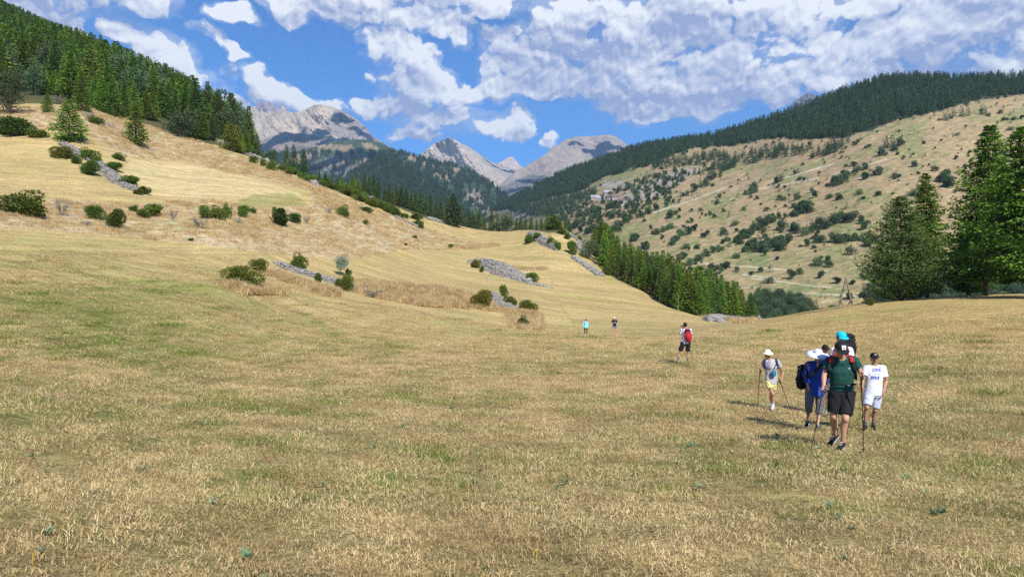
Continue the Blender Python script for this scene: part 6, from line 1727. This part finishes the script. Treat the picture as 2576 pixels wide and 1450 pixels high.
# ------------------------------------------------------------------ stone heaps and ridges
def stone_material():
    m, h = new_mat('grey_stone')
    pos = h.n('ShaderNodeNewGeometry')
    n = h.noise(pos.outputs['Position'], 1.7, 3); a = h.n('ShaderNodeAttribute', attribute_name='Col').outputs['Fac']
    c = h.mix(a, (0.19, 0.175, 0.16, 1), (0.36, 0.34, 0.32, 1))
    c = h.mix(h.ramp(n, .5, .7, 0, .4), c, (0.30, 0.28, 0.24, 1))
    return finish(m, h, c, bump=n, bs=.4, bd=.03)
STONE = stone_material()
EARTH = plain('stony_earth', (0.24, 0.21, 0.17), .95, .1, .4, 4, .3)
def heap(label, pts, hw, hgt, size=.3, group=None, dens=1.0, taper=True):
    W_ = []
    for px, py in pts:
        x_, y_, z_ = at_px(px, py)
        W_.append((x_, y_))
    W_ = np.array(W_); seg = np.r_[0, np.cumsum(np.hypot(*np.diff(W_, axis=0).T))]; Lt = seg[-1]
    hw = np.broadcast_to(np.asarray(hw, float), (len(W_),)); hh = np.broadcast_to(np.asarray(hgt, float), (len(W_),))
    size = .72 * max(size, .0022 * float(np.hypot(*W_.mean(0))))
    area = Lt * 2 * hw.mean(); n = int(min(max(area / (size * size) * 1.5 * dens, 60), 6500))
    rg = np.random.default_rng(int(abs(W_[0, 0]) * 10))
    t = rg.uniform(0, Lt, n); u = np.clip(rg.normal(0, .5, n), -1, 1)
    def prof(t, u):
        w = np.interp(t, seg, hw) * (np.minimum(1, np.minimum(t, Lt - t) / (1.2 * hw.mean()) + .25) if taper else 1)
        w = w * (1 + .25 * fbm(t / 3, t * 0 + 3, 2, 5))
        x = np.interp(t, seg, W_[:, 0]); y = np.interp(t, seg, W_[:, 1])
        x2 = np.interp(np.minimum(t + .5, Lt), seg, W_[:, 0]) - np.interp(np.maximum(t - .5, 0), seg, W_[:, 0]); y2 = np.interp(np.minimum(t + .5, Lt), seg, W_[:, 1]) - np.interp(np.maximum(t - .5, 0), seg, W_[:, 1])
        q = np.hypot(x2, y2) + 1e-6
        X, Y = x - y2 / q * u * w, y + x2 / q * u * w
        Z = ground_z(X, Y) + np.interp(t, seg, hh) * (1 - u * u) * (.8 + .4 * fbm(t / 2, u * 2, 2, 9)) * np.minimum(1, np.minimum(t, Lt - t) / (hw.mean()) + .1)
        return X, Y, Z
    o0 = np.array([W_[0, 0], W_[0, 1], float(ground_z(W_[:1, 0], W_[:1, 1])[0])])
    e = thing('stone_heap', label, 'stones', o0, group)
    # the earth core
    nt, nu = max(int(Lt / .8), 4), 9
    T, U = np.meshgrid(np.linspace(0, Lt, nt), np.linspace(-1, 1, nu)); X, Y, Z = prof(T.ravel(), U.ravel())
    V = np.stack([X, Y, Z - size * .35], -1) - o0; link('core', mesh_from('core', V, grid_faces(nt, nu)), EARTH, e)
    X, Y, Z = prof(t, u)
    base = np.array([[1,0,0],[-1,0,0],[0,1,0],[0,-1,0],[0,0,1],[0,0,-1],[.7,.7,.5],[-.7,.7,.5],[.7,-.7,.5],[-.7,-.7,.5]], float)
    tri = np.array([[4,0,6],[0,2,6],[2,4,6],[4,2,7],[2,1,7],[1,4,7],[4,1,9],[1,3,9],[3,4,9],[4,3,8],[3,0,8],[0,4,8],[5,2,0],[5,1,2],[5,3,1],[5,0,3]])
    s = size * rg.lognormal(0, .38, n) * .62
    dims = np.stack([rg.uniform(.8, 1.5, n), rg.uniform(.7, 1.1, n), rg.uniform(.35, .75, n)], -1) * s[:, None]
    a = rg.uniform(0, 6.28, n); B_ = base[None] * dims[:, None] * (1 + rg.uniform(-.22, .22, (n, 10, 1)))
    ca, sa = np.cos(a)[:, None], np.sin(a)[:, None]
    Vx = B_[..., 0] * ca - B_[..., 1] * sa; Vy = B_[..., 0] * sa + B_[..., 1] * ca; Vz = B_[..., 2] + Vx * rg.uniform(-.4, .4, (n, 1)) + Vy * rg.uniform(-.4, .4, (n, 1))
    V = np.stack([Vx + X[:, None] - o0[0], Vy + Y[:, None] - o0[1], Vz + Z[:, None] - o0[2]], -1).reshape(-1, 3)
    F = (tri[None] + (np.arange(n) * 10)[:, None, None]).reshape(-1, 3)
    C = np.repeat(rg.uniform(0, 1, n) ** .8, 10)[:, None] * np.ones(3)
    link('stones', mesh_from('stones', V, F, smooth=False, cols=C), STONE, e, kind='stuff')
heap('long ridge of grey stones running down from the single larch', [(150,362),(178,376),(205,390),(237,404),(276,438),(310,464),(345,483)], [.7,1.1,1.3,1.5,1.9,2.0,1.3], .7)
heap('short line of stones above the single larch, below the wood', [(206,284),(240,300),(292,324)], .9, .4)
heap('pale rocks under the wood near the yellow-green larch', [(534,350),(555,360),(578,374)], .9, .7, .7)
heap('grey rocks on the skyline under the narrow spruce', [(624,388),(650,400),(680,414),(712,432)], [1.6,1.8,1.2,1.2], .9, .7)
heap('light rocks at the start of the hedge', [(756,444),(775,453),(800,468)], [1.5,1.8,1.2], .9, .7)
heap('light rocks showing behind the middle of the hedge', [(910,488),(948,500)], 1.4, .6, .6)
heap('thin light stone wall running down to the right of the hedge', [(990,543),(1020,558),(1070,577)], .8, .5, .4)
heap('stones left of the big forward spruce', [(1078,550),(1098,555),(1118,560)], 2.2, .6, .5)
heap('long strip of grey stones with a round bush on it', [(690,660),(722,674),(755,684),(800,698),(850,712),(895,728)], [1.0,1.4,1.4,1.3,1.4,1.0], .55, .24)
heap('small dark stone patch at the left end of the tall grass', [(918,732),(955,746)], .7, .3, .24)
heap('big smooth stone heap in the middle of the mown field', [(1176,662),(1200,662),(1232,668),(1262,682),(1300,700),(1335,713),(1360,718),(1388,723)], [1.0,2.4,4.2,4.0,2.6,1.0,.6,.5], [.3,.9,1.6,1.5,.8,.4,.3,.25], .26, dens=1.1)
heap('lower stone patch between olive bushes', [(1236,738),(1256,760),(1278,775),(1312,786),(1345,792)], [.8,1.6,1.8,1.3,.6], [.4,.8,.6,.4,.2], .24)
heap('stones on the left flank of the scrubby mound', [(1332,590),(1352,598),(1375,612),(1400,630)], [1.2,1.8,1.6,1.0], .9, .4)
heap('stones on the top of the scrubby mound', [(1405,576),(1430,580),(1462,594)], 1.0, .6, .45)
heap('stones beside the round pine at the field corner', [(1452,612),(1464,628),(1476,644)], 1.6, .7, .45)
heap('straight band of stones at the field corner', [(1440,646),(1475,668),(1514,694)], 1.3, .5, .38)
heap('flat stone heap at the low end of the tree belt', [(1785,808),(1820,804),(1860,803),(1905,803)], [1.2,2.0,2.2,1.2], .9, .3)

# ------------------------------------------------------------------ wooden pylon, poles and the hamlet
WOODM = plain('weathered_wood', (0.22, 0.185, 0.16), .9, .1, .4, 30, .2)
def beam(a, b, w, name, parent, mat):
    a = Vector(a); b = Vector(b); d = b - a; bm = bmesh.new(); bmesh.ops.create_cube(bm, size=1)
    bmesh.ops.bevel(bm, geom=bm.edges[:], offset=.08, segments=1, affect='EDGES')
    M = Matrix.Translation((a + b) / 2) @ d.to_track_quat('Z', 'Y').to_matrix().to_4x4() @ Matrix.Diagonal((w, w, d.length, 1))
    bmesh.ops.transform(bm, matrix=M, verts=bm.verts[:]); me = bpy.data.meshes.new(name); bm.to_mesh(me); bm.free()
    return link(name, me, mat, parent)
def pylon():
    l = hit(2127, 768); d = 108.0; x = (2127 - 1288) / FOC * d; z = drop(x, d)
    u = d / FOC; e = thing('wooden_pylon', 'wooden A-shaped pylon with cross beams left of the bushy spruce', 'pylon', (x, d, z))
    q = lambda px, py, dy=0: ((px - 2127) * u, dy, EYE + (700 - py) * u * 1.0 - z)
    f = .16
    beam(q(2108, 780), q(2129, 697), .21, 'leg', e, WOODM); beam(q(2148, 779), q(2127, 697), .21, 'leg', e, WOODM)
    beam(q(2119, 727, -.22), q(2137, 727, -.22), .2, 'cross_beam', e, WOODM); beam(q(2112, 755, -.22), q(2144, 755, -.22), .22, 'cross_beam', e, WOODM)
    beam(q(2114, 757, .2), q(2126, 774, .2), .16, 'brace', e, WOODM); beam(q(2142, 757, .2), q(2130, 774, .2), .16, 'brace', e, WOODM)
    beam(q(2125, 712, .2), q(2131, 712, .2), .16, 'brace', e, WOODM)
pylon()
def post(px, top, base, dd, label, r=.09, slope=None):
    if slope: l = slope.hit(px, base); x, y, z = l
    else: x, y, z = at_px(px, base, d_extra=dd)
    h = h_for(px, top, x, y, z); e = thing('wooden_pole', label, 'pole', (x, y, z))
    link('shaft', tube_mesh('shaft', [V3(0, 0, -.3), V3(0, 0, h * .5), V3(0, 0, h)], [r, r * .9, r * .8]), WOODM, e)
    beam((-r * 4, 0, h * .93), (r * 4, 0, h * .93), r * .9, 'crossarm', e, WOODM)
post(1706, 741, 782, 1.0, 'thin wooden pole at the lower edge of the mown field', .05)
post(1938, 664, 684, 0, 'left pole of the pair on the far pasture', .35, hill); post(1944, 664, 684, 0, 'right pole of the pair on the far pasture', .35, hill)
WALLM = plain('rendered_wall', (0.34, 0.30, 0.26), .9, .1, .3, 1, .1); ROOFG = plain('pale_metal_roof', (0.36, 0.37, 0.40), .6, .4, .1, 1, .08); ROOFB = plain('brown_roof', (0.20, 0.13, 0.11), .8, .2, .3, 1, .15); ROOFD = plain('dark_roof', (0.14, 0.13, 0.15), .7, .2, .3, 1, .1); GLASSD = plain('dark_window', (0.03, 0.035, 0.045), .2, .5, 0)
def house(px, py, w, h, roof, label, yaw=0.0, dp=1.0):
    l = hill.hit(px, py); u = l.y / FOC; W0, H0 = w * u * 1.25, h * u * 1.3; D0 = W0 * .8 * dp
    e = thing('house', label, 'house', (l.x, l.y, l.z - 1.5), 'houses of the far hamlet'); e.rotation_euler.z = yaw
    wh = H0 * .62 + 1.5; bm = bmesh.new()
    v = [bm.verts.new(p) for p in [(-W0/2,-D0/2,0),(W0/2,-D0/2,0),(W0/2,D0/2,0),(-W0/2,D0/2,0),(-W0/2,-D0/2,wh),(W0/2,-D0/2,wh),(W0/2,D0/2,wh),(-W0/2,D0/2,wh),(-W0/2,0,wh+H0*.42),(W0/2,0,wh+H0*.42)]]
    for f in ((0,1,5,4),(2,3,7,6),(3,0,4,8,7),(1,2,6,9,5),(0,3,2,1)): bm.faces.new([v[i] for i in f])
    me = bpy.data.meshes.new('wall'); bm.to_mesh(me); bm.free(); link('wall', me, WALLM, e)
    a = math.atan2(H0 * .42, D0 / 2); o = .7
    for sgn in (-1, 1):
        bm = bmesh.new(); y0 = sgn * (D0 / 2 + o); z0 = wh - o * math.tan(a); t = .25
        q = [(-W0/2-o, y0, z0), (W0/2+o, y0, z0), (W0/2+o, 0, wh+H0*.42), (-W0/2-o, 0, wh+H0*.42)]
        vs = [bm.verts.new(p) for p in q] + [bm.verts.new((p[0], p[1], p[2] + t)) for p in q]
        for f in ((0,1,2,3),(4,5,6,7),(0,1,5,4),(1,2,6,5),(2,3,7,6),(3,0,4,7)): bm.faces.new([vs[i] for i in f])
        bmesh.ops.recalc_face_normals(bm, faces=bm.faces[:]); me = bpy.data.meshes.new('roof'); bm.to_mesh(me); bm.free(); link('roof', me, roof, e)
    for i in range(3):
        x = (i - 1) * W0 * .28; bm = bmesh.new(); bmesh.ops.create_cube(bm, size=1); bmesh.ops.transform(bm, matrix=Matrix.Translation((x, -D0/2 - .02, wh * .62)) @ Matrix.Diagonal((W0*.10, .12, wh*.22, 1)), verts=bm.verts[:])
        me = bpy.data.meshes.new('window'); bm.to_mesh(me); bm.free(); link('window', me, GLASSD, e)
    b = beam((W0*.2, D0*.1, wh), (W0*.2, D0*.1, wh + H0*.62), .9, 'chimney', e, WALLM)
house(1496, 503, 17, 9, ROOFG, 'house with a pale grey roof at the left end of the far hamlet', .1)
house(1510, 504, 12, 7, ROOFG, 'low house with a bluish metal roof, second from the left in the hamlet', -.2)
house(1525, 504, 16, 9, ROOFB, 'house with a reddish brown roof in the middle of the hamlet', .3)
house(1528, 491, 14, 9, ROOFG, 'upper house standing above the others in the hamlet', 0)
house(1536, 501, 12, 9, ROOFD, 'house with a steep dark roof right of the reddish one', -.5)
house(1548, 503, 16, 10, ROOFB, 'tall house with a brown roof right of the hamlet centre', .1)
house(1563, 509, 14, 7, ROOFB, 'low brown-roofed barn at the right end of the hamlet', -.3)
house(1580, 503, 10, 7, ROOFD, 'small dark-roofed hut apart on the right of the hamlet', .6)

# ------------------------------------------------------------------ grass
def blade_material(name, greens, trans=.3, bright=1.0):
    m, h = new_mat(name)
    a = h.n('ShaderNodeAttribute', attribute_name='Col').outputs['Color']
    g = h.n('ShaderNodeAttribute', attribute_name='tint', attribute_type='INSTANCER').outputs['Fac']
    sp = h.n('ShaderNodeSeparateColor', ins={0: a})
    straw = h.n('ShaderNodeValToRGB'); cr = straw.color_ramp; cr.elements[0].color = (0.24 * bright, 0.15 * bright, 0.065 * bright, 1); cr.elements[1].color = (0.78 * min(bright, 1.1), 0.64 * min(bright, 1.1), 0.38 * min(bright, 1.1), 1)
    for p, c in ((.3, (0.47 * bright, 0.325 * bright, 0.155 * bright, 1)), (.65, (0.61 * bright, 0.48 * bright, 0.26 * bright, 1))):
        el = cr.elements.new(p); el.color = c
    h.set(straw.inputs[0], sp.outputs[0])
    green = h.mix(sp.outputs[0], (*greens[0], 1), (*greens[1], 1))
    k = h.ramp(h.m('SUBTRACT', g, sp.outputs[1]), -.04, .04)
    c = h.mix(k, straw.outputs[0], green)
    wear = h.noise(h.n('ShaderNodeNewGeometry').outputs['Position'], .9, 4, .65)
    c = h.mix(1.0, c, h.mix(h.ramp(wear, .34, .62), (0.78, 0.72, 0.66, 1), (1.2, 1.2, 1.2, 1)), 'MULTIPLY')
    d = h.n('ShaderNodeBsdfPrincipled', ins={'Base Color': c, 'Roughness': .6, 'Specular IOR Level': .2})
    t = h.n('ShaderNodeBsdfTranslucent', ins={'Color': c}); mx = h.n('ShaderNodeMixShader', ins={0: trans, 1: d.outputs[0], 2: t.outputs[0]})
    o = h.n('ShaderNodeOutputMaterial'); h.set(o.inputs[0], mx.outputs[0])
    return m
GRASSM = blade_material('grass_blades', ((0.08, 0.125, 0.018), (0.25, 0.34, 0.05)), .3, 1.2)
STRAWM = blade_material('standing_straw', ((0.2, 0.2, 0.06), (0.4, 0.38, 0.12)), .45, 1.15)
def clump(seed, size, n, hmin, hmax, wid, lay, up=0.0, mat=None):
    """a patch of grass blades: each of two bent pieces; lay = share that lies flat"""
    rg = np.random.default_rng(seed)
    P = np.c_[rg.uniform(-.5, .5, (n, 2)) * size, np.full(n, -.01)]
    r = np.hypot(P[:, 0], P[:, 1]) / size
    H = rg.uniform(hmin, hmax, n) * (1.1 - .3 * r); a = rg.uniform(0, 6.28, n)
    flat = rg.random(n) < lay
    lean = np.where(flat, rg.uniform(1.1, 1.5, n), np.abs(rg.normal(.25 if up else .45, .25, n)))
    D1 = np.stack([np.cos(a) * np.sin(lean * .6), np.sin(a) * np.sin(lean * .6), np.cos(lean * .6)], -1)
    l2 = np.minimum(lean * 1.5 + .15, 1.75); D2 = np.stack([np.cos(a) * np.sin(l2), np.sin(a) * np.sin(l2), np.cos(l2)], -1)
    b = rg.uniform(0, 6.28, n); S = np.stack([np.cos(b), np.sin(b), np.zeros(n)], -1) * (wid * rg.uniform(.6, 1.4, n))[:, None] * .5
    P[:, 2] += np.where(flat, rg.uniform(.01, .035, n), 0)
    M = P + D1 * H[:, None] * .5; T = M + D2 * H[:, None] * .5
    V = np.stack([P - S, P + S, M - S * .8, M + S * .8, T], 1).reshape(-1, 3)
    i = np.arange(n)[:, None] * 5
    F = np.concatenate([i + np.array([[0, 1, 3]]), i + np.array([[0, 3, 2]]), i + np.array([[2, 3, 4]])])
    C = np.stack([np.clip(rg.normal(.5, .25, n), 0, 1), rg.uniform(0, 1, n), np.zeros(n)], -1)
    me = mesh_from('clump', V, F, smooth=False, cols=np.repeat(C, 5, 0)); me.materials.append(mat or GRASSM)
    return me
clumps = [clump(300 + i, .55, 620, .022, .066, .0036, .5) for i in range(5)] + [clump(310, .5, 400, .04, .105, .004, .25), clump(311, .42, 360, .05, .12, .0042, .15)]
def grass_field():
    rg = np.random.default_rng(5); P, I, S, G = [], [], [], []
    r = 2.6
    while r < 95:
        st = .36 * (1 + r / 17.0); half = .80; n = int(2 * half * r / st)
        a = np.linspace(-half, half, n) + rg.uniform(-.4, .4, n) * st / r; rr = r + rg.uniform(-.4, .4, n) * st
        P.append(np.stack([rr * np.sin(a), rr * np.cos(a)], -1)); S.append(np.full(n, st / .36)); r += st * .92
    P = np.vstack(P); S = np.concatenate(S); keep = rg.random(len(S)) > smooth01(np.hypot(*P.T), 38, 95); P, S = P[keep], S[keep]; X, Y = P.T
    n1 = fbm(X / 9, Y / 9, 4, 2); n2 = fbm(X / 2.2, Y / 2.2, 3, 3); n3 = fbm(X / .7, Y / .7, 3, 23)
    px, py = to_px(np.stack([X, Y, ground_z(X, Y)], -1))
    gl = np.exp(-(((px - 250) / 420) ** 2 + ((py - 800) / 150) ** 2))
    sw = fbm((X * .95 - Y * .3) / 14, (Y * .93 + X * .3) / 1.1, 3, 27)
    g = np.clip(.12 + .42 * n1 + .42 * n2 + .50 * n3 + .40 * gl + .30 * sw, .02, .95)
    k = rg.integers(0, 5, len(X)); tall = (n3 > .30) | ((n2 > .35) & (rg.random(len(X)) < .4)); k = np.where(tall, rg.integers(5, 7, len(X)), k)
    g = np.where(tall, np.clip(g + .25, 0, .95), g)
    zz = ground_z(X, Y); rot = np.zeros((len(X), 3)); rot[:, 2] = rg.uniform(0, 6.28, len(X))
    e = .3; rot[:, 0] = np.arctan2(ground_z(X, Y + e) - zz, e); 
    # tilt only about x, so keep the turn small where the ground is steep
    sc = np.stack([S, S, np.minimum(1 + (S - 1) * .45, 2.2)], -1) * rg.uniform(.85, 1.2, (len(X), 1))
    rot[:, 0] = 0
    scatter('grass', np.stack([X, Y, zz], -1), k, rot, sc, g, clumps)
grass_field()
# tall straw that was left standing on banks and round the stones
tallc = [clump(320 + i, .9, 110, .30, .62, .014, .08, up=1, mat=STRAWM) for i in range(4)]
def tall_grass():
    rg = np.random.default_rng(8)
    pts = []
    for poly in UNMOWN:
        a = np.array(poly, float); m = in_poly(gpx, gpy, poly) & (gr > 35) & (gr < 260) & (gpx > -30) & (gpx < 2620)
        j = np.where(m)[0]
        if len(j) == 0: continue
        big = (a[:, 0].max() - a[:, 0].min()) > 700
        n = min(len(j), 3800 if big else 1500); w = gr[j] ** (1.0)
        pts.append(rg.choice(j, n, p=w / w.sum()))
    j = np.concatenate(pts); P = GV[j] + np.c_[rg.uniform(-.5, .5, (len(j), 2)), np.zeros(len(j))]
    P[:, 2] = ground_z(P[:, 0], P[:, 1]) - .05
    n2 = fbm(P[:, 0] / 6, P[:, 1] / 6, 3, 61)
    low = smooth01(gpy[j], 690, 720)
    s = (.40 + .25 * (n2 > .1) + .55 * low + rg.uniform(0, .3, len(j))) * (1 + gr[j] / 300)
    rot = np.zeros((len(j), 3)); rot[:, 2] = rg.uniform(0, 6.28, len(j))
    scatter('dry_grass', P, rg.integers(0, 4, len(j)), rot, np.stack([s * 1.6, s * 1.3, s * rg.uniform(.55, 1.0, len(j))], -1), np.clip(rg.normal(.03, .05, len(j)), 0, .3), tallc)
tall_grass()
# small broad-leaved weeds and a few flowers near the camera
WEED = leaf_material('blue_green_weed', (0.13, 0.21, 0.10), (0.28, 0.40, 0.24), rnd=.3); FLOWER = plain('yellow_petals', (0.8, 0.55, 0.02), .6, .2, 0)
def weed(seed):
    rg = np.random.default_rng(seed); n = 13; a = rg.uniform(0, 6.28, n); t = rg.uniform(.3, 1.1, n)
    D = np.stack([np.cos(a) * np.sin(t), np.sin(a) * np.sin(t), np.cos(t)], -1)
    V, F = kites(np.zeros((n, 3)) + np.array([0, 0, .01]), D, rg.uniform(.05, .13, n), .035, rg)
    me = mesh_from('weed', V, F, smooth=False, cols=np.repeat(rg.uniform(0, 1, n), 4)[:, None] * np.ones(3)); me.materials.append(WEED); return me
def flower():
    V, F = tubes([(np.array([[0, 0, 0], [0, 0, .10]]), np.array([.002, .002]))], 4); n = 8; a = np.arange(n) * 6.283 / n
    D = np.stack([np.cos(a), np.sin(a), np.full(n, .3)], -1); V2, F2 = kites(np.zeros((n, 3)) + np.array([0, 0, .10]), D, .016, .012, np.random.default_rng(1), roll=np.array([[0, 0, 0.01]]))
    me = mesh_from('flower', np.vstack([V, V2]), np.vstack([F, F2 + len(V)])); me.materials.append(FLOWER); return me
rg = np.random.default_rng(77); n = 170
a = rg.uniform(-.72, .72, n); r = 3.5 + 26 * rg.random(n) ** 1.2; X, Y = r * np.sin(a), r * np.cos(a); k = np.where(rg.random(n) < .07, 3, rg.integers(0, 3, n))
rot = np.zeros((n, 3)); rot[:, 2] = rg.uniform(0, 6.28, n); sc = rg.uniform(.35, .95, n)[:, None] * np.ones(3)
scatter('weeds', np.stack([X, Y, ground_z(X, Y) + .015], -1), k, rot, sc, rg.random(n), [weed(1), weed(2), weed(3), flower()])
